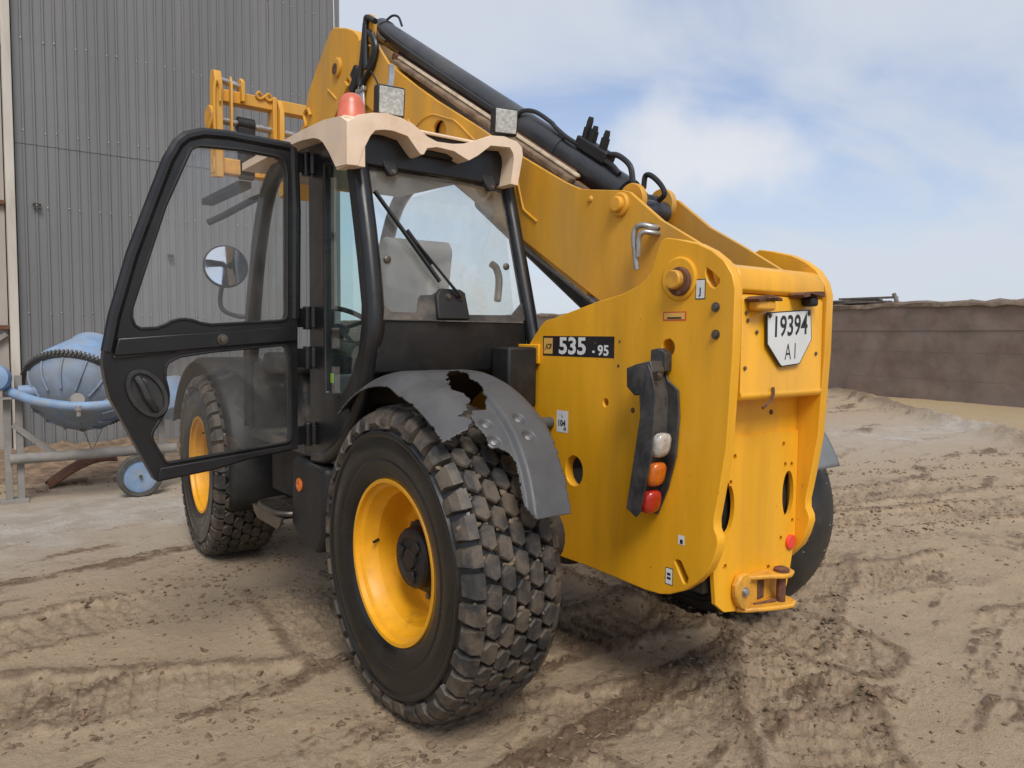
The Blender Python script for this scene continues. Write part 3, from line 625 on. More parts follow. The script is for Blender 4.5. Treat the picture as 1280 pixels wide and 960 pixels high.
def make_wheel():
    E = empty('wheel', (0, 0, 0), T)
    prof = [(-.165, .318), (-.186, .335), (-.200, .37), (-.207, .41), (-.2045, .416), (-.2045, .421), (-.208, .427), (-.210, .465), (-.207, .503), (-.2135, .512), (-.2145, .520), (-.2125, .527), (-.203, .533), (-.199, .545), (-.186, .572), (-.150, .595), (-.08, .607), (0, .610)]
    prof = prof + [(-h, r) for h, r in reversed(prof[:-1])]
    MB().lathe(prof, (0, 0, 0), (1, 0, 0), 96, close=True).build('tyre', 'rubber_wall', E, ang=32)
    tread_mesh().build('tread', 'rubber', E, ang=25)
    mb = MB(); rg = random.Random(21)
    for _ in range(700):
        a = rg.random()*6.2832; x = rg.uniform(-.20, .20); r = .612-.035*max(0, (abs(x)-.10)/.1)**2+rg.uniform(-.004, .010); q = rg.uniform(.004, .013); c = Vector((x, r*math.cos(a), r*math.sin(a))); vs = []
        for h, w in ((0, 1.0), (.55, .8), (.9, .3)):
            for k in range(6):
                t = k*1.047+h; d = Vector((math.cos(t)*1.3, -math.sin(a)*math.sin(t), math.cos(a)*math.sin(t)))*q*w*rg.uniform(.7, 1.3); vs.append(c+d+Vector((0, math.cos(a), math.sin(a)))*(h*q*.9))
        mb.add(vs, [(j*6+k, j*6+(k+1) % 6, (j+1)*6+(k+1) % 6, (j+1)*6+k) for j in range(2) for k in range(6)]+[tuple(range(12, 18))])
    tag(mb.build('caked_mud', 'tyre_mud', E, ang=60), kind='stuff')
    rim = [(-.188, .318), (-.190, .332), (-.180, .338), (-.172, .332), (-.168, .315), (-.155, .300), (-.128, .293), (-.10, .272), (-.03, .264), (.015, .262), (.03, .255), (.035, .20), (.035, .10), (.05, .10), (.05, .26), (.15, .27), (.17, .315), (.16, .32), (.10, .30), (-.10, .285), (-.15, .312)]
    MB().lathe(rim, (0, 0, 0), (1, 0, 0), 72, close=True).build('rim', 'yellow_rim', E, ang=28)
    h = MB().lathe([(.04, .15), (-.03, .150), (-.045, .142), (-.05, .128), (-.085, .124), (-.097, .115), (-.100, .085), (-.094, .078), (-.094, .045), (-.104, .040), (-.104, .005)], (0, 0, 0), (1, 0, 0), 48).build('hub', 'black_matt', E, ang=25)
    for k in range(3):
        a = k*2.094+.5
        MB().box((-.108, -.022, .05), (-.094, .022, .10)).build('hub_lobe', 'black_matt', h, bevel=.006).rotation_euler = (a, 0, 0)
    for k in range(10):
        a = 2*math.pi*k/10+.2; c = Vector((.036, .19*math.cos(a), .19*math.sin(a)))
        MB().lathe([(0, .02), (-.006, .02), (-.006, .014), (-.03, .014), (-.034, .008)], c, (1, 0, 0), 6).build('wheel_nut', 'dark_steel', E, ang=20)
    MB().tube([(-.10, .262, -.06), (-.13, .25, -.062)], .006, 8).build('valve_stem', 'black_matt', E)
    return E
def copy_part(o, parent):
    c = o.copy(); COL.objects.link(c); c.parent = parent
    for ch in [q for q in ALL if q.parent == o]: copy_part(ch, c)
    return c
wl = make_wheel(); ALL = list(bpy.data.objects)
for i, (x, y, rz, rx) in enumerate(((-.943, 0, 0, .3), (-.943, 2.752, -.06, 1.1), (.943, 0, math.pi, .7), (.943, 2.752, math.pi-.06, 2.0))):
    o = wl if i == 0 else copy_part(wl, T)
    o.location = (x, y, HW); o.rotation_euler = (rx, 0, rz)
    if i == 2:      # this one is worn smooth
        for ch in [q for q in bpy.data.objects if q.parent == o and q.name.startswith('tread')]: bpy.data.objects.remove(ch)
        MB().lathe([(-.205, .54), (-.19, .585), (-.15, .612), (-.08, .628), (0, .632), (.08, .628), (.15, .612), (.19, .585), (.205, .54)], (0, 0, 0), (1, 0, 0), 80).build('tread', 'rubber_worn', o, ang=50)
# --- axles and belly
for y in (0, 2.752):
    MB().tube([(-.80, y, HW), (-.45, y, HW), (-.2, y, HW), (.2, y, HW), (.45, y, HW), (.80, y, HW)], [.13, .10, .17, .17, .10, .13], 20).build('axle', 'under', T)
MB().box((-.26, .2, .50), (.26, 3.45, .92)).build('main_frame', 'under', T, bevel=.02)
MB().box((-.27, -.60, .60), (.27, .2, .86)).build('belly_box', 'under', T, bevel=.02)
MB().box((.36, .72, .62), (1.06, 2.02, 1.42)).build('engine_cover', 'yellow', T, bevel=.04)
MB().box((-1.0, .86, .62), (-.3, 1.7, .93)).build('cab_mount', 'under', T, bevel=.01)
# --- chassis side plates
outer = [(-1.010, 1.48)] + [(-1.011, 1.70)] + [(-.996, 1.753), (-.960, 1.803), (-.907, 1.842), (-.842, 1.873), (-.759, 1.895), (-.69, 1.908), (-.662, 1.895), (-.648, 1.865), (-.622, 1.797), (-.595, 1.760), (-.555, 1.733), (-.452, 1.701), (-.33, 1.679), (-.047, 1.613), (.02, 1.60), (.052, 1.58), (.166, 1.464), (.200, 1.435), (.234, 1.42), (.311, 1.405), (.62, 1.38), (.70, .80), (.45, .56), (-.119, .530), (-.313, .530), (-.421, .526), (-.624, .518), (-.70, .523), (-.748, .536), (-.82, .570), (-.877, .615), (-.93, .675), (-.952, .724), (-.968, .78), (-.965, .806), (-.950, .835), (-.948, .869), (-.958, .92), (-.967, .971), (-.993, 1.137)]
holes = [ell(-.713, 1.489, .030, .034), ell(-.188, .935, .056, .068, 20), ell(-.379, 1.253, .014, .018, 12), [(-.884, 1.782), (-.905, 1.768), (-.942, 1.736), (-.940, 1.722), (-.922, 1.706), (-.905, 1.715), (-.889, 1.737), (-.880, 1.765)], [(-.768, .672), (-.782, .683), (-.797, .680), (-.835, .622), (-.830, .600), (-.815, .597), (-.80, .62)]]
pl = MB().prism(outer, -.320, -.275, 'x', holes).build('chassis_plate', 'yellow', T, bevel=.004)
MB().prism(outer, .275, .320, 'x', holes[:2]).build('chassis_plate', 'yellow', T, bevel=.004)
def onplate(u, v, w=0): return (-.3215-w, u, v)
# pivot pin with its worn collar
MB().lathe([(0, .082), (.006, .082), (.010, .075)], (-.32, -.762, 1.748), (-1, 0, 0), 40).build('pivot_boss', 'yellow', pl, ang=25)
MB().lathe([(.005, .054), (.020, .054), (.026, .049), (.026, .03)], (-.32, -.772, 1.737), (-1, 0, 0), 32).build('pivot_collar', 'rust', pl, ang=25)
MB().lathe([(.02, .036), (.044, .036), (.050, .031), (.050, .01)], (-.32, -.765, 1.743), (-1, 0, 0), 32).build('pivot_pin', 'yellow_worn', pl, ang=25)
for y, z in ((-.931, 1.638), (-.934, 1.540)): bolt('bolt', (-.32, y, z), (-1, 0, 0), .012, .012, 'dark_steel', pl, 12)
for y, z, r in ((-.535, 1.233, .012), (-.31, 1.50, .006), (-.455, 1.51, .006), (-.45, 1.41, .007), (.10, 1.41, .006), (.06, 1.47, .005)):
    MB().lathe([(0, r), (.002, r*.8)], (-.3202, y, z), (-1, 0, 0), 10).build('plug', 'rust', pl)
# decals: flat prints lying on the plate
def decal(name, y0, y1, z0, z1, mats, parts, parent=pl, x=-.3207):
    # y0 is the forward edge; u runs 0..1 rearwards along the print, v upwards
    b = MB(); fn = lambda u, v, k: (x-.0007*k, y0+(y1-y0)*u, z0+(z1-z0)*v)
    def rect(u0, u1, v0, v1, m, k): b.add([fn(u0, v0, k), fn(u1, v0, k), fn(u1, v1, k), fn(u0, v1, k)], [(0, 1, 2, 3)], m)
    rect(0, 1, 0, 1, 0, 0)
    for p in parts:
        if p[0] == 'r': rect(*p[1:])
        elif p[0] == 'p': b.add([fn(u, v, p[3]) for u, v in p[1]], [tuple(range(len(p[1])))], p[2])
        else:
            _, s, u, v, size, m, bold, sx, sh = p; Ls = abs(y1-y0)
            b.text(s, lambda a, c: fn(u+a/Ls, v+c/(z1-z0), 2), size, m, bold, sx, sh)
    return b.build(name, mats, parent, flat=True, recalc=False)
decal('model_decal', .036, -.425, 1.440, 1.530, ['decal_black', 'white', 'decal_yellow', 'ink'],
      [('r', .015, .15, .10, .90, 2, 1), ('t', 'JCB', .083, .36, .032, 3, .0009, .85, .45),
       ('t', '535', .440, .14, .102, 1, .0030, 1.20, 0), ('t', '-', .735, .12, .06, 1, .002, .8, 0), ('t', '95', .862, .12, .060, 1, .0017, 1.15, 0)])
decal('hook_sticker', -.838, -.883, 1.668, 1.742, ['ink', 'white'], [('r', .07, .93, .05, .95, 1, 1), ('t', 'J', .5, .25, .034, 0, .001, 1, 0)])
decal('warning_sticker', -.684, -.798, 1.591, 1.626, ['decal_red', 'decal_yellow', 'ink'], [('r', .06, .94, .16, .86, 1, 1), ('r', .2, .8, .22, .40, 2, 2)])
decal('noise_sticker', -.067, -.145, 1.098, 1.196, ['white', 'ink'], [('t', '104', .45, .30, .038, 1, .0012, .95, 0), ('t', 'L', .5, .70, .02, 1, .0004, 1, 0), ('t', 'dB', .74, .12, .018, 1, .0003, 1, 0)])
decal('service_sticker', -.725, -.763, .573, .640, ['ink', 'white'], [('r', .07, .93, .05, .95, 1, 1), ('r', .25, .7, .55, .7, 0, 2), ('r', .25, .75, .32, .46, 0, 2)])
decal('service_sticker', -.784, -.815, .743, .779, ['white', 'ink'], [('r', .3, .75, .1, .55, 1, 1)])
# --- rear cover with the number plate
prof = [(-.90, 1.795), (-.950, 1.793), (-.982, 1.778), (-.998, 1.750), (-1.0, 1.70), (-.985, 1.69), (-.90, 1.69)]
MB().prism(prof, -.274, .274, 'x').build('top_beam', 'yellow', T, bevel=.006)
rc = MB().prism([(-.90, 1.688), (-.985, 1.688), (-.996, 1.672), (-.998, 1.335), (-1.006, 1.318), (-.996, 1.302), (-.93, 1.302), (-.90, 1.33)], -.255, .272, 'x').build('rear_cover', 'yellow', T, bevel=.006)
# torn lamp lugs
for x0, z0, m_, up_ in ((-.175, 1.655, 'yellow_worn', 0), (.105, 1.680, 'rust', 1)):
    MB().prism([(x0-.075, z0+.012), (x0-.05, z0+.022), (x0+.02, z0+.028), (x0+.075, z0+.020+.01*up_), (x0+.080, z0+.008), (x0+.02, z0+.014), (x0-.06, z0+.002)], -1.055, -.997, 'y').build('lamp_lug', 'rust', rc, bevel=.003)
    MB().box((x0-.055+.06*up_, -1.045, z0-.028), (x0+.055, -.998, z0+.010)).build('lamp_stub', m_ if not up_ else 'black_matt', rc, bevel=.010)
pf = [(-.130, 1.616), (-.124, 1.623), (.150, 1.641), (.158, 1.634), (.170, 1.526), (.094, 1.434), (.085, 1.430), (-.026, 1.422), (-.037, 1.427), (-.124, 1.507)]
npl = MB(); npl.prism(pf, -1.0125, -1.0075, 'y')
cxp, czp = sum(p[0] for p in pf)/len(pf), sum(p[1] for p in pf)/len(pf)
npl.prism([(cxp+(a-cxp)*.965, czp+(b-czp)*.96) for a, b in pf], -1.0132, -1.0126, 'y', m=1)
tilt = .065
def npf(dx, dz): return lambda a, c: (dx+a, -1.0142, dz+c+a*tilt)
npl.text('19394', npf(.021, 1.541), .108, 2, .0018, .86); npl.text('A I', npf(.026, 1.450), .088, 2, -.0004, .72)
npl.build('number_plate', ['ink', 'plate_white', 'ink'], rc, ang=30)
for x, z in ((-.113, 1.612), (.143, 1.626)): bolt('plate_screw', (x, -1.0135, z), (0, -1, 0), .007, .006, 'dark_steel', rc)
for x, z in ((-.235, 1.62), (-.225, 1.592), (-.235, 1.42), (-.17, 1.55), (.225, 1.47)): MB().lathe([(0, .008), (.004, .007), (.005, .004)], (x, -.999, z), (0, -1, 0), 8).build('rivet', 'dark_steel', rc)
MB().tube(curve([(-.065, -1.004, 1.345), (-.075, -1.012, 1.318), (-.09, -1.006, 1.29), (-.12, -1.0, 1.27)], 4), .006, 6).build('torn_edge', 'rust', rc)
MB().box((-.274, -.895, 1.13), (.274, -.875, 1.70)).build('recess_panel', 'yellow', T)
MB().tube(curve([(-.20, -.90, 1.30), (-.19, -.925, 1.26), (-.165, -.91, 1.225)], 4), .005, 6).build('wire_end', 'decal_red', T)
for x, z in ((-.155, 1.222), (.09, 1.235)): MB().lathe([(0, .011), (.005, .009)], (x, -.895, z), (0, -1, 0), 10).build('recess_bolt', 'rust', T)
# --- tow plate, slots, hitch
tp = [(-.273, 1.150), (-.15, 1.158), (-.10, 1.152), (.02, 1.150), (.06, 1.158), (.273, 1.150), (.273, .72), (.262, .66), (.245, .58), (.222, .505), (.13, .455), (-.10, .47), (-.190, .485), (-.243, .525), (-.262, .66), (-.273, .75)]
hl = [ell(-.19, .885, .046, .098, 24), ell(.212, .893, .040, .096, 24)] + [ell(x, z, .0105, .0125, 10) for x, z in ((-.148, 1.077), (.171, 1.100), (-.17, .980), (.187, 1.015), (.232, 1.012), (.171, .713), (.250, .775), (-.19, .66), (.09, .607), (-.11, .590))]
tw = MB().prism(tp, -.905, -.888, 'y', hl).build('tow_plate', 'yellow', T)
MB().box((-.27, -.865, .56), (.27, -.72, 1.12)).build('slot_shade_block', 'under', T)  # dark block added behind the slots, standing for the shade inside
MB().lathe([(0, .031), (.008, .031), (.012, .026), (.013, .005)], (.235, -.906, .690), (0, -1, 0), 28).build('reflector', 'reflector', tw, ang=25)
top = [(-.085, -.906), (.17, -.906), (.172, -.945), (.150, -.985), (.105, -1.003), (.06, -.995), (.01, -.962), (-.05, -.935)]
MB().prism(top, .588, .606, 'z').build('hitch_jaw', 'yellow_worn', tw, bevel=.006)
MB().prism([(-.12, -.906), (.17, -.906), (.175, -.95), (.155, -.995), (.105, -1.012), (.05, -1.0), (-.02, -.972), (-.09, -.94)], .468, .486, 'z').build('hitch_jaw', 'yellow_worn', tw, bevel=.006)
MB().prism([(-.155, .585), (-.13, .618), (-.085, .625), (-.06, .60), (-.06, .49), (-.09, .472), (-.13, .50), (-.155, .545)], -.935, -.906, 'y').build('hitch_cheek', 'yellow_worn', tw, bevel=.008)
MB().box((-.06, -.918, .486), (.165, -.9055, .588)).build('hitch_back', 'yellow_worn', tw, bevel=.004)
MB().lathe([(0, .018), (.15, .018)], (.095, -.962, .455), (0, 0, 1), 20).build('hitch_pin', 'rust', tw)
MB().lathe([(0, .030), (.012, .030), (.018, .018)], (.095, -.962, .606), (0, 0, 1), 20).build('pin_head', 'rust', tw)
MB().box((.0, -.922, .50), (.040, -.9185, .575)).build('hitch_slot', 'rust', tw)
MB().tube([(-.03, -.925, .487), (.06, -.95, .489), (.15, -.94, .487)], [.004, .010, .004], 6).build('hitch_dirt', 'rust', tw)
bolt('hitch_bolt', (-.105, -.935, .555), (0, -1, 0), .013, .014, 'steel', tw, 12)
# --- tail light bracket
tb = MB()
tb.prism([(-.62, .865), (-.672, .838), (-.694, .862), (-.746, 1.085), (-.757, 1.236), (-.757, 1.32), (-.735, 1.40), (-.715, 1.43), (-.703, 1.36), (-.696, 1.307)], -.437, -.430, 'x')
tb.prism([(-.60, 1.408), (-.649, 1.425), (-.72, 1.44), (-.735, 1.40), (-.70, 1.33), (-.645, 1.304), (-.603, 1.336)], -.429, -.36, 'x')
tb.prism([(-.66, 1.480), (-.700, 1.487), (-.735, 1.470), (-.735, 1.40), (-.66, 1.38)], -.36, -.322, 'x')
tb.prism([(-.70, 1.44), (-.725, 1.366), (-.776, 1.332), (-.785, 1.233), (-.774, 1.08), (-.738, .951), (-.688, .838), (-.60, .85), (-.64, 1.1), (-.66, 1.40)], -.334, -.324, 'x')
tb.prism([(-.64, .858), (-.675, .855), (-.727, 1.08), (-.735, 1.30), (-.70, 1.42), (-.66, 1.42), (-.68, 1.2)], -.430, -.334, 'x')
tbo = tb.build('tail_light_bracket', 'bracket_black', T, bevel=.004)
bolt('bracket_bolt', (-.40, -.742, 1.385), (0, -1, .1), .009, .008, 'dark_steel', tbo)
for m_, z, y in (('lens_clear', 1.122, -.733), ('lens_amber', 1.008, -.712), ('lens_red', .898, -.690)):
    b = MB(); n = 20; ring = []
    for rr, d in ((1.0, 0), (1.0, .018), (.86, .028), (.5, .033)):
        for k in range(n):
            t = 2*math.pi*k/n; c, s = math.cos(t), math.sin(t); q = (abs(c)**3.2+abs(s)**3.2)**(-1/3.2)
            ring.append((-.382+.041*c*q*rr, y-d-.012*(s*q*-.9+.9)*.0-(z-1.0)*0+.19*.046*s*q*rr*-1, z+.047*s*q*rr))
    b.add(ring, [(k*n+i, k*n+(i+1) % n, (k+1)*n+(i+1) % n, (k+1)*n+i) for k in range(3) for i in range(n)]+[tuple(range(3*n, 4*n)), tuple(range(n-1, -1, -1))])
    b.build('lamp_lens', m_, tbo, ang=50)
# --- boom
BX0, BX1 = -.18, .15
bp = [(1.979, 3.461), (1.878, 3.355), (1.79, 3.265), (1.444, 3.042), (1.212, 2.901), (.759, 2.646), (.472, 2.473), (.154, 2.301), (.060, 2.252), (.009, 2.228), (-.045, 2.206), (-.10, 2.193), (-.326, 2.156), (-.36, 2.145), (-.542, 2.005), (-.72, 1.905), (-.90, 1.798), (-.955, 1.72), (-.93, 1.62), (-.84, 1.56), (-.70, 1.545), (-.52, 1.57), (-.185, 1.689), (.326, 1.983), (1.85, 2.90), (2.00, 3.01), (2.14, 3.10), (2.181, 3.212), (2.12, 3.40), (2.06, 3.455)]
bo = MB().prism(bp, BX0, BX0+.020, 'x', [ell(1.175, 2.715, .075, .062, 20, .5)]).build('boom', 'yellow_boom', T, bevel=.003)
MB().prism(ell(1.175, 2.715, .085, .07, 20, .5), BX0+.045, BX0+.05, 'x').build('boom_access_plate', 'yellow_boom', bo)
MB().prism(bp, BX1-.020, BX1, 'x').build('boom_side', 'yellow_boom', bo, bevel=.003)
MB().prism([(2.1, 3.10), (1.95, 2.99), (.33, 2.01), (-.10, 1.76), (-.08, 1.72), (.34, 1.966), (1.96, 2.94), (2.12, 3.05)], BX0+.021, BX1-.021, 'x').build('boom_floor', 'yellow_boom', bo)
MB().prism([(1.86, 3.30), (1.78, 3.22), (.76, 2.605), (.15, 2.26), (.17, 2.235), (.78, 2.58), (1.80, 3.195), (1.88, 3.28)], BX0+.021, BX1-.021, 'x').build('boom_roof', 'yellow_boom', bo)
MB().beam((-.10, 1.80, 3.325), (-.10, .05, 2.283), .03, .024, (0, -.5, .86)).build('hose_guard', 'cream', bo, bevel=.012)
MB().beam((-.135, 1.78, 3.285), (-.135, .06, 2.262), .05, .030, (0, -.5, .86)).build('caked_mud', 'clod', bo, bevel=.008)
MB().beam((-.02, 1.90, 3.37), (-.02, .1, 2.30), .16, .05, (0, -.5, .86)).build('ram_shade_strip', 'rust', bo, bevel=.01)  # brown strip painting in the ram's shadowed underside
MB().lathe([(0, .052), (.010, .052), (.016, .046)], (BX0, -.308, 2.097), (-1, 0, 0), 28).build('ram_pin_boss', 'yellow_boom', bo, ang=25)
MB().lathe([(.01, .034), (.030, .034), (.036, .028), (.037, .005)], (BX0, -.308, 2.097), (-1, 0, 0), 28).build('ram_pin', 'yellow_boom', bo, ang=25)
MB().lathe([(0, .016), (.008, .012), (.010, .005)], (BX0, -.117, 2.147), (-1, 0, 0), 14).build('grease_point', 'yellow_boom', bo)
for x0, x1 in ((-.13, -.10), (.06, .09)):
    MB().lathe([(0, .075), (.03, .075)], (x0, -.315, 2.12), (1, 0, 0), 28).build('ram_eye_lug', 'yellow_boom', bo, ang=25, bevel=.004)
def weld(pts, name='weld_bead', r=.006): return MB().tube(curve([(BX0-.001, y, z) for y, z in pts], 5), r, 6).build(name, 'yellow_boom', bo)
weld([(.43, 2.33), (.416, 2.29), (.378, 2.18), (.36, 2.155), (.30, 2.115), (.262, 2.09)]); weld([(1.54, 2.86), (1.49, 2.815), (1.44, 2.80), (1.348, 2.825), (1.25, 2.825), (1.167, 2.799), (1.08, 2.765), (.997, 2.731), (.835, 2.61), (.80, 2.585)])
# key-shaped lock pin hanging from the boom
hk = MB().tube(curve([(BX0+.03, -.52, 1.975), (BX0-.03, -.515, 1.978), (BX0-.055, -.485, 1.985), (BX0-.06, -.455, 1.972), (BX0-.06, -.447, 1.93), (BX0-.055, -.452, 1.87), (BX0-.05, -.457, 1.808)], 6), .012, 12)
hk.tube(curve([(BX0+.03, -.53, 1.95), (BX0-.03, -.525, 1.952), (BX0-.06, -.50, 1.955), (BX0-.065, -.482, 1.935), (BX0-.062, -.475, 1.89), (BX0-.058, -.47, 1.86)], 6), .011, 12)
hk.build('lock_pin', 'steel', bo)
MB().prism([(-.46, 2.005), (-.50, 1.995), (-.535, 1.975), (-.535, 1.965), (-.47, 1.985)], BX0-.004, BX0-.001, 'x').build('pin_slot', 'under', bo)
# extension ram along the top of the boom
rd = Vector((0, .8525, .5227)); rs = Vector((-.005, -.25, 2.135))
ram = MB().tube([rs, rs+rd*.08, rs+rd*.081, rs+rd*.60, rs+rd*.601, rs+rd*.66, rs+rd*.661, rs+rd*2.82, rs+rd*2.821, rs+rd*2.90, rs+rd*2.93], [.055, .055, .074, .074, .079, .079, .075, .075, .081, .081, .06], 32).build('extension_ram', 'ram_black', T, ang=30)
MB().tube([rs-rd*.10+Vector((-.105, 0, 0)), rs-rd*.10+Vector((.065, 0, 0))], .05, 24).build('ram_eye', 'ram_black', ram)
MB().box((-.06, -.34, 2.07), (.05, -.24, 2.16)).build('ram_end_block', 'ram_black', ram, bevel=.02)
nn = Vector((0, -.5227, .8525))
def onram(s, side, h): return rs+rd*s+Vector((side, 0, 0))+nn*h
MB().tube(curve([onram(2.9, -.05, .05), onram(2.78, -.078, .03), onram(2.4, -.082, .01), onram(1.3, -.083, .005), onram(1.02, -.083, .01), onram(.97, -.06, .075), onram(.90, -.03, .10), onram(.75, -.03, .098), onram(.68, -.04, .09), onram(.55, -.05, .082), onram(.42, -.04, .085)], 5), .0115, 8).build('feed_pipe', 'hose', ram)
MB().tube(curve([onram(2.86, -.06, .02), onram(2.74, -.085, -.01), onram(2.62, -.09, -.02)], 5), .010, 8).build('feed_pipe', 'dark_steel', ram)
va = MB().beam(onram(.50, -.02, .095), onram(.26, -.02, .095), .07, .055, nn).build('valve_block', 'black_matt', ram, bevel=.008)
for s, h in ((.47, .10), (.42, .075), (.33, .085)):
    MB().lathe([(0, .022), (.05, .022), (.05, .016), (h-.02, .016), (h, .012)], onram(s, -.02, .12), nn*.8+Vector((0, 0, .35)), 10).build('valve_fitting', 'black_matt', ram)
MB().tube(curve([onram(.27, -.03, .115), onram(.20, -.035, .135), onram(.11, -.035, .125), onram(.06, -.035, .08), onram(.045, -.035, .06)], 6), .0135, 8).build('valve_hose', 'hose', ram)
MB().tube(curve([onram(.27, -.04, .085), onram(.20, -.045, .085), onram(.14, -.045, .07)], 5), .0125, 8).build('valve_hose', 'hose', ram)
MB().tube(curve([onram(-.02, -.03, .07), onram(-.0, -.03, .12), onram(-.03, -.03, .135), onram(-.10, -.03, .125), onram(-.145, -.03, .10), onram(-.13, -.03, .06)], 6), .012, 8).build('lifting_loop', 'black_matt', ram)
MB().tube(curve([onram(2.86, .0, .08), onram(2.83, .02, .12), onram(2.76, .03, .13), onram(2.70, .04, .09)], 6), .008, 8).build('valve_hose', 'hose', ram)
# lift ram under the boom
lr = MB().tube([(-.02, -.35, 1.44), (-.02, .95, 2.30), (-.02, .951, 2.30), (-.02, 1.42, 2.62)], [.058, .058, .036, .036], 24).build('lift_ram', 'ram_black', T, ang=30)
MB().prism([(1.28, 2.60), (1.52, 2.74), (1.50, 2.66), (1.46, 2.58), (1.40, 2.565)], -.09, .05, 'x').build('ram_lug', 'yellow_boom', lr, bevel=.006)
MB().tube([(-.10, -.20, 1.62), (-.10, .55, 2.055)], .022, 14).build('compensating_pipe', 'steel', T)
# --- boom head (gooseneck) and inner section
hp = [(2.05, 3.36), (2.24, 3.503), (2.29, 3.60), (2.365, 3.659), (2.50, 3.72), (2.685, 3.781), (2.76, 3.775), (2.829, 3.732), (3.011, 3.576), (3.187, 3.439), (3.235, 3.34), (3.273, 3.24), (3.411, 3.129), (3.70, 2.99), (3.86, 2.86), (3.84, 2.70), (3.66, 2.72), (3.35, 2.88), (2.96, 3.0), (2.80, 3.12), (2.60, 3.27), (2.47, 3.36), (2.38, 3.27), (2.28, 3.12), (2.08, 3.02), (1.9, 2.95)]
hd = MB().prism(hp, -.150, .120, 'x').build('boom_head', 'yellow_boom', T, bevel=.008)
MB().prism([(2.49, 3.345), (2.62, 3.255), (2.98, 2.985), (3.36, 2.865), (3.33, 2.82), (2.93, 2.93), (2.60, 3.17), (2.44, 3.30)], -.165, .135, 'x').build('head_flange', 'yellow_boom', hd, bevel=.004)
MB().prism([(2.02, 3.40), (2.12, 3.48), (2.2, 3.55), (2.27, 3.545), (2.36, 3.46), (2.40, 3.30), (2.36, 3.18), (2.28, 3.06), (2.05, 3.0)], -.168, -.1505, 'x').build('head_cheek', 'yellow_boom', hd, bevel=.003)
MB().lathe([(0, .070), (.012, .070), (.020, .058), (.020, .02)], (-.150, 2.63, 3.475), (-1, 0, 0), 28).build('head_pin_boss', 'yellow_boom', hd, ang=25)
MB().lathe([(.014, .040), (.024, .040), (.026, .02)], (-.150, 2.64, 3.465), (-1, 0, 0), 24).build('head_pin', 'rust', hd, ang=25)
MB().tube([(-.152, 2.80, 3.36), (-.152, 2.60, 3.22)], .008, 8).build('head_crease', 'yellow_boom', hd)
MB().tube(curve([(-.10, 3.0, 3.63), (-.10, 3.08, 3.62), (-.10, 3.13, 3.585), (-.10, 3.135, 3.50), (-.10, 3.15, 3.43), (-.10, 3.20, 3.385)], 5), .014, 8).build('head_guard_loop', 'yellow_worn', hd)
MB().tube(curve([(-.158, 3.12, 3.24), (-.16, 3.17, 3.30), (-.16, 3.24, 3.27), (-.16, 3.21, 3.18), (-.16, 3.30, 3.14), (-.16, 3.36, 3.07)], 5), .014, 8).build('head_bracket', 'yellow_worn', hd)
# hoses over the end of the boom
for dx, pts in ((0, [(2.06, 3.30), (2.065, 3.60), (2.03, 3.625), (1.98, 3.60), (1.93, 3.57)]), (0, [(2.03, 3.30), (1.96, 3.36), (1.945, 3.42), (1.975, 3.49), (2.02, 3.53)])):
    MB().tube(curve([(-.205+dx, y, z) for y, z in pts], 6), .019, 10).build('boom_hose', 'hose', bo)
MB().tube(curve([(-.205, 2.07, 3.60), (-.20, 2.12, 3.42), (-.20, 2.16, 3.28), (-.20, 2.165, 3.22)], 6), .019, 10).build('boom_hose', 'hose', bo)
MB().tube(curve([(-.205, 1.97, 3.50), (-.20, 1.925, 3.40), (-.20, 1.99, 3.30), (-.20, 2.10, 3.24), (-.20, 2.14, 3.19)], 6), .019, 10).build('boom_hose', 'hose', bo)
for k in range(3): MB().tube([(-.20, 2.12+.028*k, 3.23), (-.20, 2.10+.028*k, 2.98)], .011, 8).build('boom_pipe', 'steel', bo)
MB().box((-.215, 2.09, 3.17), (-.185, 2.21, 3.20)).build('pipe_clamp', 'steel', bo, bevel=.004)
MB().prism([(2.02, 3.46), (2.0, 3.60), (2.04, 3.66), (2.09, 3.64), (2.10, 3.48)], -.19, -.15, 'x').build('hose_lug', 'yellow_worn', bo, bevel=.008)
MB().prism([(2.22, 3.36), (2.26, 3.39), (2.33, 3.34), (2.30, 3.30), (2.36, 3.25), (2.30, 3.18), (2.24, 3.25)], -.20, -.17, 'x').build('limit_switch', 'black_matt', hd, bevel=.01)
MB().lathe([(0, .05), (.04, .05), (.05, .03)], (-.17, 2.22, 3.10), (-1, 0, 0), 14).build('switch_knob', 'black_matt', hd)
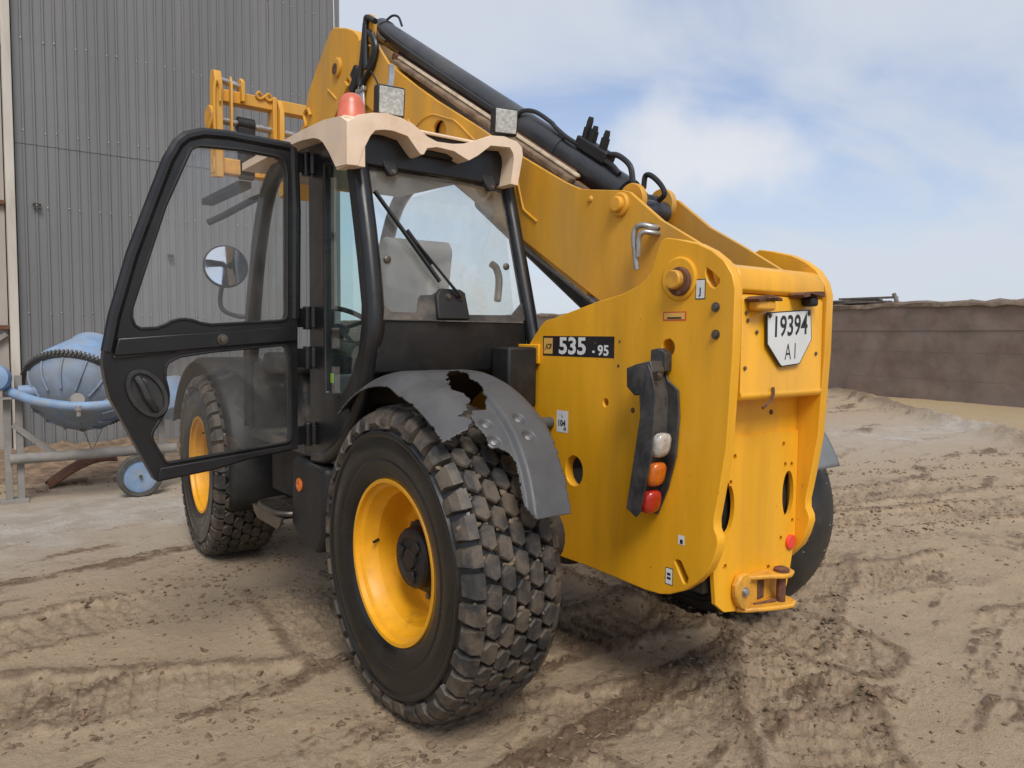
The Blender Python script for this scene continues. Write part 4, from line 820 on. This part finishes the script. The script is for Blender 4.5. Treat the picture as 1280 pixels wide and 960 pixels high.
# --- fork carriage across the boom head
ca = MB(); CY = 3.86
fr = empty('fork_carriage', (0, 0, 0), T)
MB().box((-.66, CY-.05, 3.425), (.66, CY+.06, 3.525)).build('top_bar', 'yellow_boom', fr, bevel=.008)
MB().box((-.70, CY-.06, 2.84), (.70, CY+.05, 2.97)).build('bottom_bar', 'yellow_worn', fr, bevel=.010)
for s in (-1, 1):
    x = s*.665
    MB().prism([(CY-.10, 2.80), (CY-.10, 3.55), (CY-.06, 3.66), (CY+.02, 3.68), (CY+.06, 3.60), (CY+.07, 2.82)], x-.03, x+.03, 'x').build('side_arm', 'yellow_boom', fr, bevel=.006)
    MB().prism([(CY-.12, 3.05), (CY-.13, 3.55), (CY-.10, 3.62), (CY-.07, 3.55), (CY-.08, 3.05)], x-.10*s-.0, x-.085*s, 'x').build('side_rib', 'yellow_boom', fr, bevel=.003)
    MB().lathe([(-.02, .10), (.02, .10)], (x-.05*1, CY-.02, 3.28), (1, 0, 0), 24).build('pivot_cheek', 'yellow_worn', fr, bevel=.006)
    MB().tube(curve([(x-.035, CY-.11, 3.08), (x-.045, CY-.125, 3.11), (x-.045, CY-.125, 3.45), (x-.03, CY-.12, 3.56), (x+.0, CY-.12, 3.52), (x+.0, CY-.12, 3.40)], 6), .011, 8).build('retaining_loop', 'yellow_boom', fr)
    MB().tube([(s*.63, CY-.02, 3.60), (s*.47, CY-.02, 3.575)], .028, 16).build('locking_pin', 'steel', fr)
    MB().prism([(CY-.10, 3.44), (CY-.10, 3.60), (CY-.04, 3.64), (CY+.02, 3.62), (CY+.03, 3.44)], s*.47-.015, s*.47+.015, 'x').build('pin_ear', 'yellow_boom', fr, bevel=.004)
    MB().prism([(CY-.07, 2.86), (CY-.13, 3.0), (CY-.13, 3.42), (CY-.06, 3.52), (CY+.03, 3.52), (CY+.03, 2.86)], s*.155-.02, s*.155+.02, 'x').build('hanger_plate', 'yellow_boom', fr, bevel=.006)
MB().tube([(-.64, CY-.01, 3.28), (.64, CY-.01, 3.24)], .030, 18).build('fork_shaft', 'steel', fr)
MB().box((-.055-.16, CY-.08, 2.88), (-.02-.16, CY+.05, 3.53)).build('hanger_web', 'yellow_boom', fr, bevel=.004)
fk = MB(); fk.tube([(-.50, CY-.01, 3.275), (-.36, CY-.01, 3.272)], .058, 18); fk.prism([(-.50, 3.24), (-.36, 3.24), (-.37, 2.82), (-.49, 2.82)], CY-.06, CY+.005, 'y')
fk.build('fork_heel', 'black_matt', fr, bevel=.004)
MB().box((-.48, CY+.03, 2.76), (-.37, CY+1.15, 2.82)).build('fork_blade', 'black_matt', fr, bevel=.006)
for x in (-.30, -.22): MB().tube(curve([(x, CY-.055, 3.53), (x-.03, CY-.065, 3.55), (x-.05, CY-.06, 3.52), (x-.02, CY-.06, 3.50), (x+.03, CY-.06, 3.53)], 4), .012, 6).build('chain_ring', 'yellow_worn', fr)
# ------------------------------------------------------------------ cab
XL, XR = -1.10, -.235
def rear_y(z): return .20+.30*(z-1.6)
cf = empty('cab', (0, 0, 0), T)
# side frame behind the door with the quarter window opening
side = [(.195, 1.585), (.385, 2.26), (.42, 2.36), (.50, 2.42), (.88, 2.44), (.88, .90), (.70, .93), (.56, .98), (.45, 1.06), (.345, 1.19), (.27, 1.32), (.215, 1.45)]
qh = [(.70, 2.31), (.49, 2.28), (.455, 2.24), (.360, 1.86), (.318, 1.657), (.322, 1.56), (.350, 1.453), (.42, 1.35), (.49, 1.28), (.53, 1.262), (.70, 1.252)]
MB().prism(side, XL, XL+.055, 'x', [qh]).build('side_frame', 'black', cf, bevel=.008)
MB().prism(qh, XL+.020, XL+.026, 'x').build('quarter_window', 'glass_side', cf)
MB().tube(curve([(XL+.035, .86, .925), (XL+.03, .70, .955), (XL+.02, .50, 1.06), (XL+.015, .345, 1.23), (XL+.012, .262, 1.42), (XL+.02, .225, 1.585), (XL+.028, rear_y(1.9), 1.9), (XL+.035, rear_y(2.28), 2.28)], 6), [.035]*6+[.04]*25+[.038]*12 if False else .040, 14).build('rear_pillar', 'black', cf)
MB().tube([(XR-.03, rear_y(1.3), 1.3), (XR-.03, rear_y(1.6), 1.6), (XR-.03, rear_y(2.28), 2.28)], .036, 14).build('rear_pillar', 'black', cf)
MB().box((XL+.002, .755, 1.28), (XL+.062, .80, 2.33)).build('door_pillar', 'black_matt', cf, bevel=.006)
# rear body panel under the window, wheel arch side, bulkheads, floor
pr = [(.205, 1.59), (.20, 1.45), (.22, 1.37), (.44, 1.30), (.60, 1.20), (.72, 1.05), (.75, .90)]
b = MB(); xs = (XL+.02, XR-.05); n = len(pr)
b.add([(x, y, z) for x in xs for y, z in pr]+[(x, y+.03, z) for x in xs for y, z in pr], [(i, i+1, n+i+1, n+i) for i in range(n-1)]+[(2*n+i, 3*n+i, 3*n+i+1, 2*n+i+1) for i in range(n-1)]+[(0, n, 3*n, 2*n), (n-1, 3*n-1, 4*n-1, 2*n-1)]+[(i, 2*n+i, 2*n+i+1, i+1) for i in range(n-1)]+[(n+i, n+i+1, 3*n+i+1, 3*n+i) for i in range(n-1)])
b.build('rear_panel', 'black_matt', cf, bevel=.01)
MB().box((-.50, .06, 1.20), (-.335, .195, 1.478)).build('vent_box', 'black_matt', cf, bevel=.012)
MB().box((-.335, .05, 1.40), (-.322, .30, 1.490)).build('bracket_plate', 'yellow', cf, bevel=.004)
MB().box((XL+.02, .55, .92), (XR-.02, 1.85, .965)).build('floor', 'dash', cf)
MB().box((XR-.05, .30, .96), (XR-.02, 1.83, 1.44)).build('inner_side_panel', 'dash', cf)
MB().box((XL+.04, 1.80, .93), (XR-.02, 1.86, 1.36)).build('front_panel', 'dash', cf)
# rear window: dark printed border, glass, latches, wiper
def rw(u, v, w): return (u, rear_y(v)+w, v)
orim = [(-1.072, 1.592), (-.312, 1.598), (-.266, 1.64), (-.250, 1.70), (-.245, 2.28), (-1.085, 2.28), (-1.082, 1.66)]
ih = [(-1.066, 2.243), (-1.058, 1.68), (-1.045, 1.655), (-1.015, 1.626), (-.900, 1.624), (-.886, 1.632), (-.868, 1.690), (-.855, 1.702), (-.80, 1.706), (-.765, 1.724), (-.628, 1.722), (-.622, 1.70), (-.628, 1.622), (-.372, 1.626), (-.300, 1.685), (-.270, 2.18), (-.30, 2.232), (-.40, 2.25), (-.61, 2.262), (-.948, 2.250)]
win = MB().prism(orim, -.004, .010, holes=[ih], fn=rw).build('rear_window', 'dash', cf)
MB().prism(ih, .0, .005, fn=rw).build('pane', 'glass_rear', win)
MB().prism([(-.80, 1.60), (-.79, 1.705), (-.765, 1.735), (-.66, 1.735), (-.636, 1.72), (-.632, 1.60)], -.028, -.004, fn=rw).build('wiper_motor_cover', 'black_matt', win, bevel=.006)
for x, z in ((-.735, 1.700), (-.672, 1.698)): bolt('wiper_nut', rw(x, z, -.028), (0, -1, 0), .009, .014, 'dark_steel', win, 12)
MB().tube([rw(-.674, 1.698, -.045), rw(-.72, 1.745, -.055), rw(-.86, 1.925, -.05)], [.008, .007, .005], 8).build('wiper_arm', 'black', win)
MB().beam(rw(-1.025, 2.145, -.03), rw(-.765, 1.765, -.03), .010, .022, (0, -1, 0)).build('wiper_blade', 'black_matt', win)
MB().beam(rw(-.90, 1.985, -.042), rw(-.80, 1.84, -.042), .012, .012, (0, -1, 0)).build('wiper_carrier', 'black', win)
for x, z in ((-.999, 1.85), (-.36, 1.86)): MB().lathe([(0, .017), (.008, .016), (.012, .01)], rw(x, z, -.003), (0, -1, 0), 16).build('window_stud', 'dark_steel', win)
for x in (-.935, -.400):
    MB().prism([(x-.05, 2.33), (x+.03, 2.33), (x+.035, 2.25), (x+.015, 2.225), (x-.012, 2.225), (x-.03, 2.26)], -.045, -.012, fn=rw).build('window_hinge', 'ink', win, bevel=.006)
    bolt('hinge_bolt', rw(x+.008, 2.242, -.045), (0, -1, 0), .008, .006, 'dark_steel', win, 12)
# header box between window and roof
MB().prism([(-1.085, 2.262), (-.27, 2.262), (-.262, 2.30), (-.262, 2.44), (-1.10, 2.44)], -.02, .10, fn=lambda u, v, w: (u, .385+w, v)).build('header_panel', 'black', cf, bevel=.006)
MB().box((-.84, .335, 2.335), (-.62, .375, 2.365)).build('washer_pipe', 'black_matt', cf, bevel=.01)
# front of the cab: pillars, windscreen, side window, dash, seat, wheel, column
for x in (XL+.04, XR-.03):
    MB().tube(curve([(x, 1.86, .98), (x, 1.86, 1.40), (x, 1.80, 1.70), (x, 1.70, 2.02), (x, 1.56, 2.28), (x, 1.40, 2.40), (x, 1.2, 2.43), (x, .5, 2.43)], 5), .045, 12).build('front_pillar', 'black', cf)
ws = [(1.86, 1.38), (1.80, 1.70), (1.70, 2.02), (1.56, 2.28), (1.42, 2.39)]; b = MB()
b.add([(x, y, z) for x in (XL+.06, XR-.05) for y, z in ws], [(i, i+1, 5+i+1, 5+i) for i in range(4)]); b.build('windscreen', 'glass_far', cf, recalc=False)
MB().prism([(.30, 1.45), (1.80, 1.45), (1.72, 1.98), (1.5, 2.34), (.45, 2.36)], XR-.037, XR-.032, 'x').build('side_window', 'glass_far', cf)
MB().box((XL+.08, 1.50, 1.30), (XR-.06, 1.80, 1.42)).build('dashboard', 'dash', cf, bevel=.03)
MB().prism([(1.48, .96), (1.80, .96), (1.80, 1.31), (1.58, 1.31)], -.86, -.56, 'x').build('steering_column', 'dash', cf, bevel=.02)
b = MB(); c = Vector((-.71, 1.36, 1.58)); ax = Vector((0, -.55, .83)).normalized(); a = Vector((1, 0, 0)); b2 = ax.cross(a)
b.tube([c+(a*math.cos(t)+b2*math.sin(t))*.185 for t in [2*math.pi*k/40 for k in range(40)]], .015, 10, closed=True)
for t in (.3, 2.8, 4.7): b.tube([c-ax*.03, c+(a*math.cos(t)+b2*math.sin(t))*.18], .012, 8)
b.tube([c-ax*.02, c-ax*.28], .03, 10); b.lathe([(-.03, .045), (.0, .05), (.012, .03)], c-ax*.02, ax, 16)
b.build('steering_wheel', 'dash', cf)
st = MB().box((-.93, .62, 1.18), (-.45, 1.08, 1.32)).build('seat', 'seat_cloth', cf, bevel=.05, seg=4)
MB().prism([(.62, 1.26), (.50, 1.95), (.42, 1.98), (.38, 1.93), (.50, 1.26)], -.92, -.58, 'x').build('backrest', 'seat_cloth', st, bevel=.045, seg=4)
MB().box((-.88, .62, .96), (-.50, 1.02, 1.18)).build('seat_base', 'dash', st, bevel=.02)
MB().tube([(-.98, .62, 1.45), (-.98, .95, 1.47)], .035, 10).build('armrest', 'dash', st)
jl = MB().box((-.44, .70, .96), (-.30, 1.35, 1.40)).build('side_console', 'dash', cf, bevel=.03)
MB().tube([(-.37, 1.15, 1.39), (-.37, 1.17, 1.55)], [.01, .022], 10).build('joystick', 'black', jl)
MB().prism([(.46, 2.33), (1.45, 2.36), (1.45, 2.41), (.46, 2.41)], XL+.06, XR-.06, 'x').build('headlining', 'grey_liner', cf)
MB().tube(curve([(-.36, .34, 1.70), (-.33, .37, 1.80), (-.34, .38, 1.86), (-.37, .38, 1.88)], 5), .018, 8).build('window_strut', 'guard_grey', cf)
MB().box((XL+.0265, .66, 1.30), (XL+.0285, .695, 1.345)).build('lime_sticker', 'decal_lime', cf)
# --- roof moulding
fasc = [(-1.170, 2.225), (-1.131, 2.228), (-1.112, 2.287), (-1.075, 2.359), (-1.053, 2.384), (-1.01, 2.394), (-.97, 2.396), (-.90, 2.386), (-.852, 2.334), (-.835, 2.318), (-.818, 2.320), (-.80, 2.35), (-.75, 2.362), (-.66, 2.358), (-.60, 2.335), (-.579, 2.329), (-.53, 2.358), (-.457, 2.415), (-.345, 2.424), (-.325, 2.40), (-.320, 2.371), (-.338, 2.254), (-.296, 2.251), (-.266, 2.40), (-.272, 2.435), (-.302, 2.458), (-.38, 2.470), (-.458, 2.462), (-.557, 2.420), (-.61, 2.400), (-.666, 2.390), (-.75, 2.386), (-.80, 2.400), (-.872, 2.442), (-.931, 2.458), (-1.0, 2.464), (-1.064, 2.455), (-1.13, 2.435), (-1.175, 2.40), (-1.182, 2.33)]
roof = MB().prism(fasc, .270, .40, 'y').build('roof', 'roof_beige', T, bevel=.014, seg=3)
lf = [(.272, 2.226), (.385, 2.235), (.449, 2.305), (.515, 2.362), (.56, 2.385), (.619, 2.401), (.756, 2.417), (.943, 2.425), (1.6, 2.42), (1.6, 2.46), (.943, 2.462), (.70, 2.462), (.50, 2.455), (.34, 2.435), (.272, 2.40)]
MB().prism(lf, -1.182, -1.10, 'x').build('roof_side', 'roof_beige', roof, bevel=.014, seg=3)
b = MB(); nx, ny = 13, 10; vs = []
for i in range(nx):
    x = -1.165+.89*i/(nx-1); e = 1-abs(2*i/(nx-1)-1)**3
    for j in range(ny):
        y = .33+1.32*j/(ny-1); f = 1-abs(2*j/(ny-1)-1)**4; vs.append((x, y, 2.435+.055*e*f))
b.add(vs, [(i*ny+j, (i+1)*ny+j, (i+1)*ny+j+1, i*ny+j+1) for i in range(nx-1) for j in range(ny-1)]); b.build('roof_skin', 'roof_beige', roof, solid=.012, ang=60)
# beacon and work lamps on the roof
MB().lathe([(0, .072), (.03, .072), (.035, .066), (.11, .060), (.14, .050), (.158, .032), (.164, .01)], (-1.005, .60, 2.462), (0, 0, 1), 32).build('beacon', 'beacon', roof, ang=50)
MB().lathe([(-.02, .08), (.012, .08), (.016, .07)], (-1.005, .60, 2.455), (0, 0, 1), 24).build('beacon_base', 'black_matt', roof)
def lamp(c, rz, sc=1.0):
    e = empty('work_lamp', c, roof); e.rotation_euler = (rad(6), 0, rz)
    MB().box((-.066*sc, -.02, -.066*sc), (.066*sc, .035, .066*sc)).build('lamp_housing', 'black_matt', e, bevel=.012)
    MB().box((-.056*sc, -.026, -.056*sc), (.056*sc, -.0205, .056*sc)).build('lamp_front', 'lamp_glass', e, bevel=.008)
    MB().box((-.03, -.012, -.115), (.03, .02, -.066*sc)).build('lamp_bracket', 'dark_steel', e, bevel=.004)
    for k in range(4): MB().box((-.05*sc, .035, -.05*sc+.03*k), (.05*sc, .05, -.042*sc+.03*k)).build('cooling_fin', 'black_matt', e)
lamp((-.905, .42, 2.565), rad(-8), 1.02); lamp((-.312, .36, 2.568), rad(-14), .98)
MB().prism([(-.91, 2.615), (-.885, 2.615), (-.872, 2.66), (-.865, 2.70), (-.868, 2.742), (-.893, 2.74), (-.892, 2.70), (-.898, 2.66)], .448, .454, 'y').build('lamp_strap', 'steel', roof)
MB().tube(curve([(-.92, .47, 2.62), (-.95, .48, 2.68), (-.97, .48, 2.70)], 5), .004, 6).build('lamp_wire', 'hose', roof)
# ------------------------------------------------------------------ open door, swung round its rear hinges
TH = rad(95); HG = Vector((-1.150, .84, 0)); DD = Vector((-math.sin(TH), math.cos(TH), 0)); DN = Vector((-math.cos(TH), -math.sin(TH), 0))
def dm(s, z, w): return tuple(HG+DD*s+DN*w+Vector((0, 0, z)))
do_ = [(.042, 2.385), (.075, 2.402), (.22, 2.404), (.365, 2.404), (.44, 2.398), (.485, 2.390), (.545, 2.368), (.585, 2.330), (.628, 2.247), (.70, 2.06), (.775, 1.855), (.815, 1.71), (.846, 1.593), (.868, 1.49), (.876, 1.442), (.880, 1.394), (.872, 1.33), (.857, 1.264), (.695, .916), (.682, .904), (.451, .927), (.268, .962), (.051, .983)]
ug = [(.514, 2.309), (.525, 2.298), (.632, 2.049), (.768, 1.628), (.771, 1.590), (.758, 1.556), (.736, 1.543), (.674, 1.547), (.640, 1.560), (.615, 1.575), (.585, 1.584), (.559, 1.586), (.530, 1.582), (.499, 1.571), (.448, 1.564), (.133, 1.588), (.105, 1.596), (.097, 1.622), (.091, 2.253), (.096, 2.295), (.110, 2.322), (.137, 2.335), (.312, 2.336), (.487, 2.322)]
lg = [(.645, 1.372), (.640, 1.392), (.631, 1.406), (.585, 1.429), (.45, 1.449), (.135, 1.477), (.108, 1.473), (.095, 1.455), (.087, 1.424), (.083, 1.055), (.092, 1.030), (.112, 1.019), (.636, .979), (.650, .984), (.659, .998), (.699, 1.077), (.703, 1.095), (.700, 1.115), (.672, 1.16), (.645, 1.205), (.636, 1.235), (.634, 1.27), (.638, 1.30), (.646, 1.335)]
door = MB().prism(do_, 0, .045, holes=[ug, lg], fn=dm).build('door', 'black', T, bevel=.008)
MB().prism(ug, .018, .023, fn=dm).build('upper_glass', 'glass_door', door); MB().prism(lg, .018, .023, fn=dm).build('lower_glass', 'glass_door_low', door)
MB().tube([dm(s, z, .03) for s, z in ((.055, 1.6), (.048, 2.1), (.055, 2.37), (.08, 2.388), (.22, 2.388), (.365, 2.388), (.47, 2.378), (.535, 2.352), (.570, 2.318), (.612, 2.24), (.69, 2.03), (.76, 1.835), (.83, 1.59), (.858, 1.45))], .026, 10).build('door_tube', 'black', door)
for poly in (ug, lg):
    c0, c1 = sum(p[0] for p in poly)/len(poly), sum(p[1] for p in poly)/len(poly)
    MB().tube([dm(s, z, .045) for s, z in poly], .007, 6, closed=True).build('glass_seal', 'black_matt', door)
MB().prism([(.826, 1.505), (.052, 1.566), (.056, 1.495), (.842, 1.432)], .046, .062, fn=dm).build('belt_rail', 'black', door, bevel=.006)
MB().prism([(.845, 1.435), (.62, 1.455), (.60, 1.445), (.845, 1.42)], .046, .056, fn=dm).build('rail_step', 'black_matt', door, bevel=.004)
MB().prism([(.676, .962), (.09, 1.006), (.09, .985), (.27, .967), (.45, .932), (.685, .91)], .046, .056, fn=dm).build('bottom_rail', 'black_matt', door, bevel=.004)
bolt('rail_catch', dm(.41, 1.502, .062), tuple(DN), .016, .022, 'dark_steel', door, 12)
# oval pull handle
h = MB(); oc = (.719, 1.278); rot = rad(-62)
o1 = ell(*oc, .108, .070, 32, rad(60)); o2 = ell(*oc, .092, .053, 32, rad(60))
h.prism(o1, .046, .060, holes=[o2], fn=dm); h.prism(o2, .046, .048, fn=dm)
hd_ = h.build('handle', 'handle_grey', door, bevel=.004)
ex = Vector((math.cos(rad(60)), math.sin(rad(60))))
def hp_(a, c): return (oc[0]+ex.x*a-ex.y*c, oc[1]+ex.y*a+ex.x*c)
MB().tube(curve([dm(*hp_(.078, .0), .055), dm(*hp_(.04, -.004), .072), dm(*hp_(-.02, -.012), .074), dm(*hp_(-.075, -.006), .055)], 5), .014, 10).build('pull', 'handle_grey', hd_)
MB().lathe([(0, .016), (.016, .015), (.018, .007), (.014, .006)], dm(*hp_(.052, .006), .050), tuple(DN), 20).build('lock_barrel', 'dark_steel', hd_)
# hinges
for z in (2.33, 1.605, 1.415, 1.045):
    hb = MB().tube([(-1.128, .835, z-.055), (-1.128, .835, z+.055)], .022, 14)
    hb.beam((-1.128, .84, z), (-1.06, .80, z), .02, .09); hb.beam((-1.128, .835, z), tuple(HG+DD*.05+DN*.03+Vector((0, 0, z))), .018, .09)
    hb.build('hinge', 'black', door, bevel=.003)
# ------------------------------------------------------------------ mirror on the front pillar
mi = MB().lathe([(-.006, .02), (-.01, .118), (-.002, .128), (.02, .126), (.05, .09), (.06, .03)], (-1.165, 1.98, 1.925), (.16, 1, -.13), 40).build('mirror', 'black_matt', T, ang=30)
MB().lathe([(-.014, .004), (-.0125, .06), (-.011, .117), (-.008, .117)], (-1.165, 1.98, 1.925), (.16, 1, -.13), 40).build('mirror_glass', 'mirror', mi, ang=60)
MB().tube(curve([(-1.165, 2.03, 1.86), (-1.18, 2.05, 1.72), (-1.16, 2.02, 1.66), (-1.12, 1.90, 1.63), (-1.06, 1.86, 1.63)], 6), .014, 10).build('mirror_arm', 'black', mi)
MB().tube(curve([(-1.06, 1.60, 2.30), (-1.10, 1.72, 2.28), (-1.18, 1.95, 2.22), (-1.25, 2.02, 2.18)], 6), [.02]*19, 8).build('wiper_stalk', 'black_matt', mi)
# ------------------------------------------------------------------ sills, tank, step, mudguards
tk = MB().prism([(.66, .895), (1.07, .905), (1.10, .56), (1.02, .50), (.74, .47), (.68, .56)], -1.12, -.45, 'x').build('fuel_tank', 'black_matt', T, bevel=.03, seg=3)
MB().lathe([(0, .034), (.007, .034), (.010, .028), (.011, .012), (.006, .010)], (-1.121, .965, .775), (-1, 0, 0), 28).build('side_reflector', 'orange', tk, ang=25)
stp = MB(); stp.tube(curve([(-.85, 1.52, .60), (-1.05, 1.50, .60), (-1.16, 1.44, .60), (-1.18, 1.30, .60), (-1.16, 1.14, .60), (-1.05, 1.08, .60), (-.85, 1.06, .60)], 5), .014, 8)
for y in (1.16, 1.24, 1.32, 1.40): stp.beam((-.85, y, .60), (-1.16, y, .60), .012, .022)
for x in (-.95, -1.06): stp.beam((x, 1.07, .60), (x, 1.51, .60), .012, .018)
stp.prism([(1.08, .585), (1.52, .585), (1.50, .55), (1.44, .52), (1.14, .52), (1.10, .55)], -1.175, -1.16, 'x', m=0)
stp.build('step', 'dark_steel', T)
MB().box((-.90, 1.06, .58), (-.82, 1.54, .93)).build('step_riser', 'under', T)
def guard_grid(xa, xb, ta, tb, keep, rfun, step=.0045):
    nx = int((xb-xa)/step); nt = int(rad(tb-ta)*.76/step); xs_ = np.linspace(xa, xb, nx+1); ts = np.linspace(ta, tb, nt+1)
    Xg, Tg = np.meshgrid(xs_, ts, indexing='ij'); Rg = rfun(Xg, Tg)
    V = np.stack([Xg, Rg*np.cos(np.radians(Tg)), HW+Rg*np.sin(np.radians(Tg))], -1).reshape(-1, 3)
    xm = (Xg[:-1, :-1]+Xg[1:, 1:])/2; tm = (Tg[:-1, :-1]+Tg[1:, 1:])/2; jit = (fbm(xm*60, tm*.8, 500, 3)-.5)
    K = keep(xm, tm, jit); i, j = np.nonzero(K); c = nt+1
    F = np.stack([i*c+j, (i+1)*c+j, (i+1)*c+j+1, i*c+j+1], -1); us = np.unique(F); mp = np.full(len(V), -1); mp[us] = np.arange(len(us))
    b = MB(); b.add(V[us].tolist(), mp[F].tolist()); return b
def inpoly(px, py, poly):
    r = np.zeros(px.shape, bool); n = len(poly)
    for k in range(n):
        x0, y0 = poly[k]; x1, y1 = poly[(k+1) % n]
        c = ((y0 > py) != (y1 > py)); r ^= c & (px < (x1-x0)*(py-y0)/((y1-y0) if y1 != y0 else 1e-9)+x0)
    return r
# broken guard over the near rear wheel: a front flap and a rear strip with a ragged tear between them
FRONT = [(-1.155, 52), (-.735, 50), (-.735, 88), (-.80, 89), (-.86, 91), (-.885, 92), (-.955, 101), (-1.0, 108), (-.965, 112), (-.972, 116), (-1.02, 119), (-1.012, 121), (-1.072, 122), (-1.03, 125), (-1.075, 128.5), (-1.155, 129)]
REAR = [(-.735, 90), (-.79, 92), (-.835, 93), (-.825, 97), (-.875, 104), (-.865, 108), (-.912, 118), (-.935, 121.5), (-.985, 121), (-1.022, 123), (-1.03, 127), (-1.01, 133), (-.985, 136), (-.955, 138), (-.945, 141), (-.968, 149), (-.972, 153), (-.955, 157.6), (-.80, 157.6), (-.772, 143), (-.735, 129)]
def rprof(X, T_):
    ridge = np.interp(T_, [90, 101, 110, 120, 133, 145, 156], [-.86, -.885, -.895, -.905, -.915, -.935, -.96])
    r = .762 - .022*sstep(-.012, .012, ridge-X)*sstep(92, 100, T_) - .055*np.clip((-1.02-X)/.13, 0, 1)**2 - .02*np.clip((X+.77)/.05, 0, 1)**2
    for x0, t0 in ((-.984, 127.2), (-.992, 133.6), (-.848, 127.6), (-.853, 134.2)):
        d = np.sqrt((X-x0)**2+(np.radians(T_-t0)*.76)**2); r = r - .012*(1-sstep(.018, .030, d))
    return r + .004*(fbm(X*9, T_*.12, 520, 2)-.5)
g1 = guard_grid(-1.155, -.735, 50, 130, lambda x, t, j: inpoly(x+j*.02, t+j*2.2*sstep(85, 92, t), FRONT), rprof).build('rear_mudguard', 'guard_grey', T, recalc=False, ang=60, solid=.006)
g2 = guard_grid(-1.035, -.735, 89, 158, lambda x, t, j: inpoly(x+j*.012*(1-sstep(150, 156, t)), t+j*1.2*(1-sstep(154, 157, t)), REAR), rprof).build('rear_mudguard', 'guard_grey', T, recalc=False, ang=60, solid=.006)
for x0, t0 in ((-.984, 127.2), (-.992, 133.6), (-.848, 127.6), (-.853, 134.2)):
    dv = Vector((0, math.cos(rad(t0)), math.sin(rad(t0)))); q = (.745 if x0 > -.9 else .724)
    MB().lathe([(-.004, .017), (.002, .017), (.003, .010), (.009, .010), (.010, .005)], Vector((x0, 0, HW))+dv*q, dv, 18).build('guard_bolt', 'steel', g2, ang=25)
MB().tube([(-.32, -.025, 1.135), (-.50, -.05, 1.135), (-.74, -.16, 1.16)], .026, 14).build('guard_bracket', 'guard_grey', T)
gm = guard_grid(-.965, -.735, 52, 158, lambda x, t, j: np.ones(x.shape, bool), lambda X, T_: .762-.02*np.clip((-1.02-X)/.13, 0, 1)**2, .02)
gm.v = [(-x, y, z) for x, y, z in gm.v]; gm.build('rear_mudguard', 'guard_pale', T, recalc=False, ang=60, solid=.006)
# front guards
for s in (-1, 1):
    b = MB(); vs = []; ts = list(range(20, 202, 7))
    for t in ts:
        for x in (-1.14, -1.10, -.76, -.73):
            r = .74-(.03 if x < -1.12 else 0); vs.append((-s*x, 2.752+r*math.cos(rad(t)), HW+r*math.sin(rad(t))))
    b.add(vs, [(i*4+j, i*4+j+1, (i+1)*4+j+1, (i+1)*4+j) for i in range(len(ts)-1) for j in range(3)])
    b.build('front_mudguard', 'black_matt', T, recalc=False, ang=50, solid=.008)
MB().box((-.86, 2.02, .34), (-.60, 2.05, .72)).build('mud_flap', 'black_matt', T, bevel=.006)
